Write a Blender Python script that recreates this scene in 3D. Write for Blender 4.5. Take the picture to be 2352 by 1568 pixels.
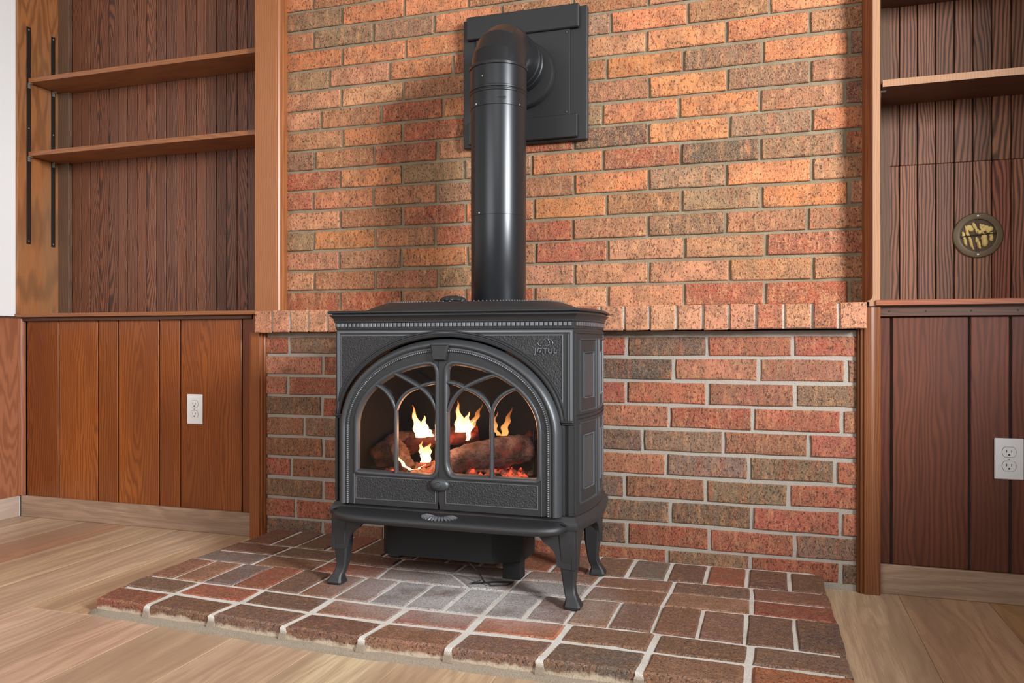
import bpy, bmesh, math, random
from mathutils import Vector, Matrix, Euler
random.seed(7)
for o in list(bpy.data.objects): bpy.data.objects.remove(o)
C = bpy.context.scene.collection
PI = math.pi
# ------------------------------------------------------------------ camera, world, lights, exposure
cam_d = bpy.data.cameras.new('camera'); cam = bpy.data.objects.new('camera', cam_d); C.objects.link(cam)
cam.location = (0.0, -2.5079, 0.6868); cam.rotation_euler = (PI/2, 0, 0.314)
cam_d.sensor_width = 36.0; cam_d.lens = 36*1811.4/2352; cam_d.shift_y = 0.0006
cam_d.clip_start = 0.05; cam_d.clip_end = 60
bpy.context.scene.camera = cam
w = bpy.data.worlds.new('world'); bpy.context.scene.world = w; w.use_nodes = True
bg = w.node_tree.nodes['Background']; bg.inputs[0].default_value = (0.93, 0.97, 1.0, 1); bg.inputs[1].default_value = 0.2

def area(name, loc, target, sx, sy, power, col):
    d = bpy.data.lights.new(name, 'AREA'); d.shape = 'RECTANGLE'; d.size = sx; d.size_y = sy
    d.energy = power; d.color = col
    o = bpy.data.objects.new(name, d); C.objects.link(o); o.location = loc
    o.rotation_euler = (Vector(target)-Vector(loc)).to_track_quat('-Z', 'Y').to_euler()
    return o
area('window_light_right', (3.1, -2.75, 2.0), (-0.8, -0.3, 0.7), 0.8, 1.0, 380, (0.96, 0.98, 1.0))
area('fill_light_rear', (-2.0, -4.4, 1.7), (-1.2, 0.0, 0.7), 2.0, 1.3, 46, (0.97, 0.98, 1.0))  # soft fill added from the rear left, no window is built there
area('fill_light_high', (-0.2, -3.0, 2.3), (-0.8, 0.0, 0.9), 1.2, 1.0, 12, (1.0, 0.98, 0.95))  # weak overhead fill added inside the room, not a window
def point(name, loc, power, col, rad):
    d = bpy.data.lights.new(name, 'POINT'); d.energy = power; d.color = col; d.shadow_soft_size = rad
    o = bpy.data.objects.new(name, d); C.objects.link(o); o.location = loc
point('firelight_front', (-.90, -.455, .43), 1.1, (1, .42, .2), .03)
point('firelight_right', (-.68, -.43, .46), .5, (1, .4, .2), .03)
vs = bpy.context.scene.view_settings
bpy.context.scene.display_settings.display_device = 'sRGB'
vs.view_transform = 'Standard'; vs.look = 'None'; vs.gamma = 1; vs.use_curve_mapping = False; vs.exposure = 0.08

# ------------------------------------------------------------------ materials
def S(c):  # sRGB 0-255 -> linear
    r = []
    for v in c:
        v = v/255.0
        r.append(v/12.92 if v <= 0.04045 else ((v+0.055)/1.055)**2.4)
    return (r[0], r[1], r[2], 1.0)
class NT:
    def __init__(s, name):
        s.m = bpy.data.materials.new(name); s.m.use_nodes = True
        s.t = s.m.node_tree; s.n = s.t.nodes; s.l = s.t.links
        s.b = s.n['Principled BSDF']; s.out = s.n['Material Output']
    def node(s, typ, **kw):
        x = s.n.new(typ)
        for k, v in kw.items(): setattr(x, k, v)
        return x
    def put(s, sock, v):
        if isinstance(v, bpy.types.NodeSocket): s.l.new(v, sock)
        else: sock.default_value = v
    def math(s, op, a, b=0.0, c=None, clamp=False):
        x = s.node('ShaderNodeMath', operation=op); x.use_clamp = clamp
        s.put(x.inputs[0], a); s.put(x.inputs[1], b)
        if c is not None: s.put(x.inputs[2], c)
        return x.outputs[0]
    def vmath(s, op, a, b):
        x = s.node('ShaderNodeVectorMath', operation=op)
        s.put(x.inputs[0], a); s.put(x.inputs[1], b); return x.outputs[0]
    def mix(s, f, a, b, bt='MIX'):
        x = s.node('ShaderNodeMix', data_type='RGBA', blend_type=bt)
        s.put(x.inputs[0], f); s.put(x.inputs[6], a); s.put(x.inputs[7], b); return x.outputs[2]
    def noise(s, vec, scale, detail=3.0, rough=0.55, dist=0.0):
        x = s.node('ShaderNodeTexNoise'); s.put(x.inputs['Vector'], vec)
        x.inputs['Scale'].default_value = scale; x.inputs['Detail'].default_value = detail
        x.inputs['Roughness'].default_value = rough; x.inputs['Distortion'].default_value = dist
        return x.outputs[0]
    def ramp(s, v, lo, hi):
        x = s.node('ShaderNodeMapRange'); s.put(x.inputs[0], v)
        x.inputs[1].default_value = lo; x.inputs[2].default_value = hi; return x.outputs[0]
    def coords(s, off=7.0):
        tc = s.node('ShaderNodeTexCoord'); oi = s.node('ShaderNodeObjectInfo')
        r = s.vmath('SCALE', (3.1, 5.7, 4.3), (0, 0, 0))
        r.node.inputs['Scale'].default_value = 1.0
        s.l.new(s.math('MULTIPLY', oi.outputs['Random'], off), r.node.inputs['Scale'])
        return s.vmath('ADD', tc.outputs['Object'], r), oi
    def scl(s, vec, sc):
        return s.vmath('MULTIPLY', vec, sc)
    def bump(s, h, strength, dist=0.002):
        x = s.node('ShaderNodeBump'); x.inputs['Strength'].default_value = strength
        x.inputs['Distance'].default_value = dist; s.put(x.inputs['Height'], h)
        s.l.new(x.outputs[0], s.b.inputs['Normal'])

def mat_brick(name, rough=0.8, streak=True, dust_glare=False, hi=1.0):
    t = NT(name); v, oi = t.coords()
    col = oi.outputs['Color']
    n1 = t.noise(v, 16, 4, 0.6); n2 = t.noise(t.scl(v, (1, 1, .35)) if streak else v, 62, 3, .6)
    n3 = t.noise(v, 330, 2, .6); pit = t.noise(t.scl(v, (1, 1, .6)), 190, 3, .75)
    c = t.mix(t.ramp(n1, .40, .60), col, t.mix(.55, col, S((110, 78, 54))))
    c = t.mix(t.math('MULTIPLY', t.ramp(n2, .5, .74), .5*hi), c, S((222, 158, 108)))
    if streak:
        n4 = t.noise(t.scl(v, (1, 1, .08)), 75, 2, .5)
        c = t.mix(t.math('MULTIPLY', t.ramp(n4, .52, .72), .38), c, S((150, 66, 38)))
    c = t.mix(t.math('MULTIPLY', t.ramp(n3, .5, .72), .45*hi), c, S((226, 180, 138)))
    pm = t.ramp(pit, .56, .62)
    c = t.mix(t.math('MULTIPLY', pm, .78), c, S((58, 36, 26)))
    if dust_glare:  # whitish patch: real dust together with window glare painted into the colour
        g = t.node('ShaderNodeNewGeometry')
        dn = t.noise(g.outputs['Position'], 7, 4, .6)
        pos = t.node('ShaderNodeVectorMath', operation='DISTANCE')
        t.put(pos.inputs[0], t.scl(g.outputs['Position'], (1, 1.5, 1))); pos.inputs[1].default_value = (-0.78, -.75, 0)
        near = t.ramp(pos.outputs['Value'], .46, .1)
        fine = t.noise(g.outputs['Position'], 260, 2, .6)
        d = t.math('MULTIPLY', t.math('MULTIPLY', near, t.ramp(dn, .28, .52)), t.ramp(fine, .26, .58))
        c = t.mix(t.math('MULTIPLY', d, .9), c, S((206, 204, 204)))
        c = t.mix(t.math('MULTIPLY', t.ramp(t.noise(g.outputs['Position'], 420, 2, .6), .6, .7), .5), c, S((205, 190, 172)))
    if dust_glare:
        sp = t.node('ShaderNodeSeparateXYZ'); t.l.new(g.outputs['Position'], sp.inputs[0])
        ln = t.noise(g.outputs['Position'], 26, 4, .7)
        low_ = t.ramp(t.math('ADD', sp.outputs[2], t.math('MULTIPLY', ln, .036)), .0, -.008)
        c = t.mix(t.math('MULTIPLY', low_, .9), c, S((196, 180, 158)))
    t.l.new(c, t.b.inputs['Base Color'])
    t.b.inputs['Roughness'].default_value = rough
    h = t.math('SUBTRACT', t.math('ADD', t.math('MULTIPLY', n3, .5), t.math('MULTIPLY', n2, .6)), t.math('MULTIPLY', pm, .8))
    t.bump(h, .75, .0025)
    return t.m
def mat_mortar(name, c1, c2, c3=None, zlo=.75, zhi=.85):
    t = NT(name); tc = t.node('ShaderNodeTexCoord'); v = tc.outputs['Object']
    n = t.noise(v, 14, 4, .6); f = t.noise(v, 380, 3, .7)
    c = t.mix(t.ramp(n, .35, .65), S(c1), S(c2))
    if c3:
        g = t.node('ShaderNodeNewGeometry'); sp = t.node('ShaderNodeSeparateXYZ'); t.l.new(g.outputs['Position'], sp.inputs[0])
        c = t.mix(t.ramp(t.math('ADD', sp.outputs[2], t.math('MULTIPLY', n, (zhi-zlo)*2)), zhi+(zhi-zlo), zlo+(zhi-zlo)), c, S(c3))
    c = t.mix(t.math('MULTIPLY', t.ramp(f, .45, .75), .4), c, S((70, 60, 50)))
    t.l.new(c, t.b.inputs['Base Color']); t.b.inputs['Roughness'].default_value = .95
    t.bump(t.math('ADD', f, n), .8, .004)
    return t.m
def mat_wood(name, light, dark, rings=45, rough=.42, axis='Z', ring_amt=.6, blotch=None, use_obj=False, stretch=.07, dist=.05, off=3.0, fine=.35, coat=0.0, band=None):
    t = NT(name); v, oi = t.coords(off)
    st = {'Z': (1, 1, stretch), 'X': (stretch, 1, 1), 'Y': (1, stretch, 1)}[axis]
    lo = {'Z': (1, 1, .18), 'X': (.18, 1, 1), 'Y': (1, .18, 1)}[axis]
    warp = t.noise(t.scl(v, lo), 9, 3, .5)
    vv = t.vmath('ADD', t.scl(v, st), t.vmath('SCALE', (0, 0, 0), (0, 0, 0)))
    cmb = t.node('ShaderNodeCombineXYZ'); wv = t.math('MULTIPLY', t.math('SUBTRACT', warp, .5), dist)
    for i in range(3): t.l.new(wv, cmb.inputs[i])
    vv = t.vmath('ADD', t.scl(v, st), cmb.outputs[0])
    wave = t.node('ShaderNodeTexWave', wave_type='RINGS', bands_direction='X')
    wave.rings_direction = {'Z': 'Y', 'X': 'Y', 'Y': 'Z'}[axis]
    # centre the growth rings somewhere near the board, different on every board
    oset = t.node('ShaderNodeCombineXYZ')
    fr = t.math('SUBTRACT', t.math('MULTIPLY', oi.outputs['Random'], .26), .13)
    t.l.new(vv, wave.inputs['Vector'])
    tc2 = t.node('ShaderNodeTexCoord')
    base = t.scl(tc2.outputs['Object'], st)
    t.l.new(fr, oset.inputs[{'Z': 0, 'X': 2, 'Y': 0}[axis]])
    base = t.vmath('ADD', t.vmath('ADD', base, oset.outputs[0]), cmb.outputs[0])
    t.l.new(base, wave.inputs['Vector'])
    wave.inputs['Scale'].default_value = rings; wave.inputs['Distortion'].default_value = 1.2
    wave.inputs['Detail'].default_value = 2; wave.inputs['Detail Scale'].default_value = 3
    fs = {'Z': (1, 1, .025), 'X': (.025, 1, 1), 'Y': (1, .025, 1)}[axis]
    f = t.noise(t.scl(v, fs), 420, 3, .6)
    big = t.noise(t.scl(v, lo), 6, 3, .6)
    if band: big = t.noise(t.scl(v, (1, band[1], 1)), band[0], 3, .55)
    a, b = S(light), S(dark)
    lc = a
    if use_obj: lc = t.mix(1.0, oi.outputs['Color'], a, 'MULTIPLY')
    c = t.mix(t.math('MULTIPLY', t.ramp(wave.outputs['Fac'], .25, .95), ring_amt), lc, (t.mix(1.0, oi.outputs['Color'], b, 'MULTIPLY') if use_obj else b))
    c = t.mix(t.math('MULTIPLY', t.ramp(f, .45, .7), fine), c, (t.mix(1.0, oi.outputs['Color'], b, 'MULTIPLY') if use_obj else b))
    if blotch: c = t.mix(t.math('MULTIPLY', t.ramp(big, *((.42, .64) if band else (.42, .66))), .75 if band else .65), c, S(blotch))
    t.l.new(c, t.b.inputs['Base Color'])
    t.b.inputs['Roughness'].default_value = rough; t.b.inputs['Coat Weight'].default_value = coat
    t.b.inputs['Coat Roughness'].default_value = .3
    t.bump(f, .18, .0008)
    return t.m
def mat_plain(name, c, rough=.5, metal=0.0, bump=None, spec=.5, var=0.0):
    t = NT(name); t.b.inputs['Base Color'].default_value = S(c); t.b.inputs['Roughness'].default_value = rough
    t.b.inputs['Metallic'].default_value = metal; t.b.inputs['Specular IOR Level'].default_value = spec
    tc = t.node('ShaderNodeTexCoord')
    n = t.noise(tc.outputs['Object'], bump[0] if bump else 300, 3, .6)
    if var:
        n2 = t.noise(tc.outputs['Object'], 9, 3, .6)
        t.l.new(t.mix(t.math('MULTIPLY', t.ramp(n2, .4, .7), var), S(c), S(tuple(x*.6 for x in c))), t.b.inputs['Base Color'])
    if bump: t.bump(n, bump[1], bump[2])
    return t.m
M = {}
M['brick_upper'] = mat_brick('brick_upper', .78)
M['brick_lower'] = mat_brick('brick_lower', .8, hi=.62)
M['brick_ledge'] = mat_brick('brick_ledge', .75, streak=False)
M['brick_hearth'] = mat_brick('brick_hearth', .56, streak=False, dust_glare=True, hi=.5)
M['mortar_wall'] = mat_mortar('mortar_wall', (158, 145, 120), (140, 126, 102), (176, 168, 156))
M['mortar_hearth'] = mat_mortar('mortar_hearth', (238, 234, 226), (220, 212, 200), (160, 146, 128), -.016, -.006)
M['mortar_ledge'] = mat_mortar('mortar_ledge', (212, 200, 186), (186, 172, 156))
M['beadboard_left'] = mat_wood('beadboard_left', (142, 86, 56), (62, 36, 24), 50, .5, ring_amt=.85, use_obj=True, stretch=.06, dist=.07)
M['beadboard_right'] = mat_wood('beadboard_right', (158, 108, 82), (60, 38, 30), 32, .5, ring_amt=.85, use_obj=True, stretch=.07, dist=.08)
M['panel_left'] = mat_wood('panel_left', (160, 92, 38), (98, 50, 20), 30, .36, ring_amt=.6, blotch=(104, 52, 22), stretch=.09, dist=.09, use_obj=True, coat=.25)
M['panel_right'] = mat_wood('panel_right', (108, 60, 38), (66, 34, 22), 24, .42, ring_amt=.6, dist=.09, blotch=(70, 36, 26), stretch=.08, use_obj=True)
M['plywood'] = mat_wood('plywood', (158, 98, 66), (118, 68, 42), 16, .5, ring_amt=.6, stretch=.16, dist=.16)
M['pine_side'] = mat_wood('pine_side', (160, 102, 58), (104, 62, 34), 20, .45, ring_amt=.6, blotch=(132, 104, 76), stretch=.07, dist=.1)
M['pine_filler'] = mat_wood('pine_filler', (104, 76, 56), (64, 46, 34), 30, .5, ring_amt=.4)
M['casing'] = mat_wood('casing', (162, 102, 60), (112, 64, 34), 40, .38, ring_amt=.4, blotch=(150, 96, 58), stretch=.04, coat=.15)
M['casing_low'] = mat_wood('casing_low', (146, 82, 38), (96, 50, 22), 40, .36, ring_amt=.5, blotch=(130, 70, 30), stretch=.05, coat=.15)
M['casing_low_dark'] = mat_wood('casing_low_dark', (126, 74, 38), (82, 44, 24), 40, .38, ring_amt=.6, blotch=(104, 60, 32), stretch=.05, coat=.1)
M['casing_dark'] = mat_wood('casing_dark', (146, 84, 48), (92, 48, 26), 40, .4, ring_amt=.5, stretch=.04)
M['edge_tan'] = mat_wood('edge_tan', (164, 122, 90), (134, 94, 66), 40, .5, ring_amt=.35, stretch=.04)
M['shelf_left'] = mat_wood('shelf_left', (150, 94, 52), (96, 56, 32), 40, .45, 'X', ring_amt=.35, stretch=.04)
M['shelf_right'] = mat_wood('shelf_right', (172, 124, 88), (130, 84, 56), 40, .5, 'X', ring_amt=.4, stretch=.04)
M['shelf_right_board'] = mat_wood('shelf_right_board', (92, 58, 42), (56, 36, 28), 40, .5, 'X', ring_amt=.4, stretch=.04)
M['sill_left'] = mat_wood('sill_left', (150, 94, 54), (104, 60, 34), 40, .42, 'X', ring_amt=.4, stretch=.04)
M['sill_right'] = mat_wood('sill_right', (150, 88, 60), (104, 56, 38), 40, .42, 'X', ring_amt=.4, stretch=.04)
M['batten_dark'] = mat_wood('batten_dark', (86, 56, 40), (54, 34, 26), 40, .5, 'X', ring_amt=.5, stretch=.06)
M['baseboard_x'] = mat_wood('baseboard_x', (172, 144, 120), (112, 88, 70), 12, .45, 'X', ring_amt=.35, blotch=(128, 104, 86), stretch=.05, dist=.16, fine=.55)
M['baseboard_y'] = mat_wood('baseboard_y', (192, 172, 156), (140, 118, 102), 12, .45, 'Y', ring_amt=.35, blotch=(160, 140, 124), stretch=.05, dist=.16, fine=.5)
M['floor'] = mat_wood('floor', (216, 192, 164), (140, 112, 90), 9, .34, 'Y', ring_amt=.3, blotch=(156, 128, 104), use_obj=True, stretch=.03, dist=.2, fine=.45, band=(9, .06))
M['plaster'] = mat_plain('plaster', (226, 226, 226), .8, bump=(90, .15, .002))
M['ceiling'] = mat_plain('ceiling', (235, 233, 228), .9, bump=(90, .1, .002))
M['iron'] = mat_plain('iron', (45, 46, 48), .44, .3, bump=(900, .5, .0008), spec=.6)
M['iron_cast'] = mat_plain('iron_cast', (44, 45, 47), .45, .3, bump=(250, 1.0, .004), spec=.7)
M['iron_light'] = mat_plain('iron_light', (64, 67, 70), .38, .35, bump=(900, .4, .0006), spec=.7)
M['iron_edge'] = mat_plain('iron_edge', (98, 101, 105), .36, .35, spec=.7)
M['pipe'] = mat_plain('pipe', (40, 42, 45), .30, .45, bump=(500, .05, .0004), spec=.55)
M['shield'] = mat_plain('shield', (38, 39, 40), .5, .2, bump=(300, .12, .0005))
M['liner'] = mat_plain('liner', (24, 20, 19), .8, bump=(60, .6, .004), var=.5)
M['blower'] = mat_plain('blower', (22, 23, 24), .6, .2, bump=(400, .05, .0005))
M['black'] = mat_plain('black', (18, 18, 18), .6)
M['white_plastic'] = mat_plain('white_plastic', (232, 232, 230), .35)
M['grey_plastic'] = mat_plain('grey_plastic', (196, 196, 196), .38)
M['slot'] = mat_plain('slot', (40, 38, 36), .6)
M['zinc'] = mat_plain('zinc', (190, 188, 180), .35, .8)
M['standard'] = mat_plain('standard', (56, 48, 42), .45, .6)
M['bronze'] = mat_plain('bronze', (104, 88, 66), .5, .35, bump=(300, .1, .0005))
M['foam'] = mat_plain('foam', (232, 206, 130), .8, bump=(60, 1.0, .006), var=.3)
M['slat_brown'] = mat_plain('slat_brown', (84, 64, 48), .6)

def mat_glass():
    t = NT('stove_glass'); t.n.remove(t.b)
    tr = t.node('ShaderNodeBsdfTransparent'); tr.inputs[0].default_value = (.86, .88, .9, 1)
    gl = t.node('ShaderNodeBsdfGlossy'); gl.inputs['Roughness'].default_value = .04
    fr = t.node('ShaderNodeFresnel'); fr.inputs[0].default_value = 1.5
    mx = t.node('ShaderNodeMixShader'); t.l.new(fr.outputs[0], mx.inputs[0])
    t.l.new(tr.outputs[0], mx.inputs[1]); t.l.new(gl.outputs[0], mx.inputs[2]); t.l.new(mx.outputs[0], t.out.inputs[0])
    return t.m
M['glass'] = mat_glass()
def mat_flame(name, hot, cool, power, dens):
    # a flame gives off light: bright core, thinner and redder towards its tip and rim
    t = NT(name); t.n.remove(t.b)
    tc = t.node('ShaderNodeTexCoord'); sp = t.node('ShaderNodeSeparateXYZ'); t.l.new(tc.outputs['Generated'], sp.inputs[0])
    lw = t.node('ShaderNodeLayerWeight'); lw.inputs[0].default_value = .35
    n = t.noise(t.scl(tc.outputs['Object'], (1, 1, .4)), 55, 3, .6)
    hgt = t.math('ADD', sp.outputs[2], t.math('MULTIPLY', t.math('SUBTRACT', n, .5), .5))
    edge = t.ramp(lw.outputs['Facing'], .15, .8)
    c = t.mix(t.ramp(t.math('ADD', hgt, t.math('MULTIPLY', edge, .55)), .35, 1.05), hot, cool)
    core = t.math('POWER', t.ramp(lw.outputs['Facing'], .97, .2), 1.4)
    e = t.node('ShaderNodeEmission'); t.l.new(c, e.inputs[0])
    t.l.new(t.math('MULTIPLY', t.ramp(hgt, 1.25, .1), power), e.inputs[1])
    tr = t.node('ShaderNodeBsdfTransparent'); mx = t.node('ShaderNodeMixShader')
    a = t.math('MULTIPLY', t.math('MULTIPLY', core, t.ramp(hgt, 1.25, .35)), dens, clamp=True)
    t.l.new(a, mx.inputs[0]); t.l.new(tr.outputs[0], mx.inputs[1]); t.l.new(e.outputs[0], mx.inputs[2])
    t.l.new(mx.outputs[0], t.out.inputs[0]); return t.m
M['flame'] = mat_flame('flame', (1, .66, .26, 1), (1, .18, .015, 1), 6.0, 1.1)
M['flame_thin'] = mat_flame('flame_thin', (1, .4, .10, 1), (1, .14, .02, 1), 1.8, .6)
M['flame_blue'] = mat_flame('flame_blue', (.62, .5, .85, 1), (.9, .55, .4, 1), 1.2, .6)
def mat_log(name, base, ash, glow):
    t = NT(name); tc = t.node('ShaderNodeTexCoord'); v = tc.outputs['Object']
    n = t.noise(v, 22, 5, .65); f = t.noise(v, 120, 3, .7); b = t.noise(t.scl(v, (.3, 1, 1)), 60, 3, .6)
    c = t.mix(t.ramp(n, .4, .62), S(base), S(ash)); c = t.mix(t.math('MULTIPLY', t.ramp(f, .5, .7), .7), c, S((24, 18, 16)))
    t.l.new(c, t.b.inputs['Base Color']); t.b.inputs['Roughness'].default_value = .9
    t.bump(t.math('ADD', n, b), 1.0, .008)
    if glow > 0:
        g = t.noise(v, 30, 3, .6)
        t.b.inputs['Emission Color'].default_value = (1, .06, .02, 1)
        t.l.new(t.math('MULTIPLY', t.ramp(g, .54, .7), glow), t.b.inputs['Emission Strength'])
    return t.m
M['log_grey'] = mat_log('log_grey', (128, 114, 110), (76, 62, 60), .10)
M['log_brown'] = mat_log('log_brown', (92, 58, 44), (120, 100, 88), .12)
M['log_char'] = mat_log('log_char', (56, 26, 20), (92, 34, 22), .5)
M['ember'] = mat_log('ember', (150, 96, 80), (176, 130, 112), 2.4)

# ------------------------------------------------------------------ mesh helpers
class B:
    def __init__(s): s.v = []; s.f = []
    def add(s, vs, fs):
        n = len(s.v); s.v += [tuple(v) for v in vs]; s.f += [tuple(i+n for i in f) for f in fs]; return s
    def box(s, x0, x1, y0, y1, z0, z1, c=0.0):
        if c <= 0:
            s.add([(x0,y0,z0),(x1,y0,z0),(x1,y1,z0),(x0,y1,z0),(x0,y0,z1),(x1,y0,z1),(x1,y1,z1),(x0,y1,z1)],
                  [(0,3,2,1),(4,5,6,7),(0,1,5,4),(1,2,6,5),(2,3,7,6),(3,0,4,7)]); return s
        bm = bmesh.new(); bmesh.ops.create_cube(bm, size=1)
        for v in bm.verts:
            v.co = Vector(((x0+x1)/2+v.co.x*(x1-x0), (y0+y1)/2+v.co.y*(y1-y0), (z0+z1)/2+v.co.z*(z1-z0)))
        bmesh.ops.bevel(bm, geom=list(bm.edges), offset=c, segments=1, affect='EDGES', clamp_overlap=True)
        bm.verts.ensure_lookup_table()
        s.add([v.co for v in bm.verts], [[v.index for v in f.verts] for f in bm.faces]); bm.free(); return s
    def prism(s, poly, a0, a1, axis='Z'):
        """extrude a 2D polygon; axis Z: poly=(x,y); axis Y: poly=(x,z); axis X: poly=(y,z)"""
        n = len(poly)
        def P(p, a): return {'Z': (p[0], p[1], a), 'Y': (p[0], a, p[1]), 'X': (a, p[0], p[1])}[axis]
        vs = [P(p, a0) for p in poly]+[P(p, a1) for p in poly]
        fs = [tuple(range(n))[::-1], tuple(range(n, 2*n))]+[(i, (i+1) % n, n+(i+1) % n, n+i) for i in range(n)]
        s.add(vs, fs); return s
    def loft(s, rings, close=True, caps=True):
        n = len(rings[0]); vs = [p for r in rings for p in r]; fs = []
        for k in range(len(rings)-1):
            for i in range(n if close else n-1):
                j = (i+1) % n; fs.append((k*n+i, k*n+j, (k+1)*n+j, (k+1)*n+i))
        if caps: fs.append(tuple(range(n))[::-1]); fs.append(tuple((len(rings)-1)*n+i for i in range(n)))
        s.add(vs, fs); return s
    def tube(s, path, r, n=8, caps=True, squash=None):
        rr = r if isinstance(r, (list, tuple)) else [r]*len(path)
        rings = []; up = None
        for i, p in enumerate(path):
            p = Vector(p); a = Vector(path[max(i-1, 0)]); b = Vector(path[min(i+1, len(path)-1)])
            t = (b-a).normalized()
            if up is None: up = t.orthogonal().normalized()
            up = (up-t*up.dot(t)).normalized(); side = t.cross(up)
            rings.append([tuple(p+(up*math.cos(k*2*PI/n)+side*math.sin(k*2*PI/n))*rr[i]) for k in range(n)])
        s.loft(rings, True, caps); return s
    def lathe(s, prof, o, axis='Z', n=24, flip=1):
        """prof: (radius, along)"""
        rings = []
        for r, a in prof:
            ring = []
            for k in range(n):
                t = k*2*PI/n; c, q = math.cos(t)*r, math.sin(t)*r
                ring.append({'Z': (o[0]+c, o[1]+q, o[2]+a), 'Y': (o[0]+c, o[1]+a, o[2]+q), 'X': (o[0]+a, o[1]+c, o[2]+q)}[axis])
            rings.append(ring)
        s.loft(rings); return s
    def sweep(s, path, prof, Y, closed=False):
        """moulding on a plane y=Y facing -y; path (x,z); prof (offset to the left of travel, height out)"""
        n = len(path); P = [Vector((p[0], p[1])) for p in path]; rows = []
        for i in range(n):
            a = P[(i-1) % n] if closed or i > 0 else P[i]; b = P[(i+1) % n] if closed or i < n-1 else P[i]
            d1 = (P[i]-a); d2 = (b-P[i])
            d1 = d1.normalized() if d1.length > 1e-9 else d2.normalized(); d2 = d2.normalized() if d2.length > 1e-9 else d1
            n1 = Vector((-d1.y, d1.x)); n2 = Vector((-d2.y, d2.x)); m = (n1+n2)
            m = m.normalized() if m.length > 1e-6 else n1
            k = 1/max(.35, m.dot(n1))
            rows.append([(P[i].x+m.x*d*k, Y-h, P[i].y+m.y*d*k) for d, h in prof])
        if closed: rows.append(rows[0])
        s.loft(rows, False, False); return s
    def obj(s, name, mat, parent=None, smooth=None, label=None, origin=None, color=None, kind=None):
        if origin is None:
            xs = [v[0] for v in s.v]; ys = [v[1] for v in s.v]; zs = [v[2] for v in s.v]
            origin = ((min(xs)+max(xs))/2, (min(ys)+max(ys))/2, (min(zs)+max(zs))/2)
        me = bpy.data.meshes.new(name)
        me.from_pydata([(v[0]-origin[0], v[1]-origin[1], v[2]-origin[2]) for v in s.v], [], s.f)
        bm = bmesh.new(); bm.from_mesh(me)
        if smooth is not None: bmesh.ops.remove_doubles(bm, verts=bm.verts, dist=1e-6)
        bmesh.ops.recalc_face_normals(bm, faces=bm.faces); bm.to_mesh(me); bm.free()
        me.materials.append(M[mat])
        if smooth is not None:
            me.polygons.foreach_set('use_smooth', [True]*len(me.polygons))
            me.set_sharp_from_angle(angle=math.radians(smooth))
        o = bpy.data.objects.new(name, me); C.objects.link(o)
        if parent is not None:
            o.parent = parent; o.location = Vector(origin)-wl(parent)
        else: o.location = origin
        o['_w'] = tuple(float(q) for q in origin)
        if label: o['label'] = label
        if kind: o['kind'] = kind
        if color: o.color = color
        return o
def wl(o): return Vector(tuple(o['_w']))
def empty(name, loc):
    o = bpy.data.objects.new(name, None); C.objects.link(o); o.location = loc; o['_w'] = tuple(float(q) for q in loc); return o
def thing(name, loc, label, cat, group=None):
    o = empty(name, loc); o['label'] = label; o['category'] = cat
    if group: o['group'] = group
    return o
def tag(o, label, cat, group=None):
    o['label'] = label; o['category'] = cat
    if group: o['group'] = group
    return o
def struct(o, label=None):
    o['kind'] = 'structure'
    if label: o['label'] = label
    return o
def jit(a): return random.uniform(-a, a)
FZ = -.044       # floor level; the top of the hearth is z = 0

TONE = {'O': (194, 118, 72), 'R': (160, 80, 54), 'P': (188, 128, 94), 'M': (158, 104, 70), 'B': (138, 106, 78), 'D': (96, 76, 62),
        'G': (108, 98, 94), 'K': (98, 70, 60)}
TL = {'O': (158, 88, 58), 'R': (150, 76, 56), 'P': (172, 104, 80), 'M': (136, 86, 64), 'B': (112, 88, 72), 'D': (84, 70, 64), 'K': (98, 80, 70), 'G': (104, 96, 92)}
TH = {'O': (164, 92, 62), 'R': (148, 74, 58), 'P': (150, 104, 86), 'M': (126, 86, 70), 'B': (110, 86, 72), 'D': (84, 72, 68), 'K': (104, 76, 64), 'G': (110, 102, 98)}
def tone(k, v=9, T=None):
    c = (T or TONE)[k]; d = jit(v); return S(tuple(max(10, min(250, x+d+jit(4))) for x in c))

def brick_mesh(q, proud, back, edge=.0028, jt=.0011, face='wall', nl=3):
    """q: four corners (a,b) of the brick's face, anticlockwise; a ragged outline, a chamfer and a face.
    face wall: (x,z) and the face looks to -y at y=proud; face top: (x,y) and the face looks up at z=proud"""
    pts = []
    for i in range(4):
        a, b = Vector(q[i]), Vector(q[(i+1) % 4]); L = (b-a).length; k = nl if L > .14 else 2
        for j in range(k):
            t = j/k; p = a.lerp(b, t)
            if j == 0: p = a
            pts.append(Vector((p.x+jit(jt), p.y+jit(jt))))
    c = sum(pts, Vector((0, 0)))/len(pts)
    ins = []
    for p in pts:
        d = c-p; ins.append(Vector((p.x+math.copysign(min(abs(d.x), edge), d.x), p.y+math.copysign(min(abs(d.y), edge), d.y))))
    def W(p, h): return (p.x, h, p.y) if face == 'wall' else (p.x, p.y, h)
    s = 1 if face == 'wall' else -1
    n = len(pts); b = B()
    rings = [[W(p, back) for p in pts], [W(p, proud+s*edge*.8) for p in pts], [W(p, proud+jit(.0003)) for p in ins]]
    b.loft(rings); return b

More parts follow.
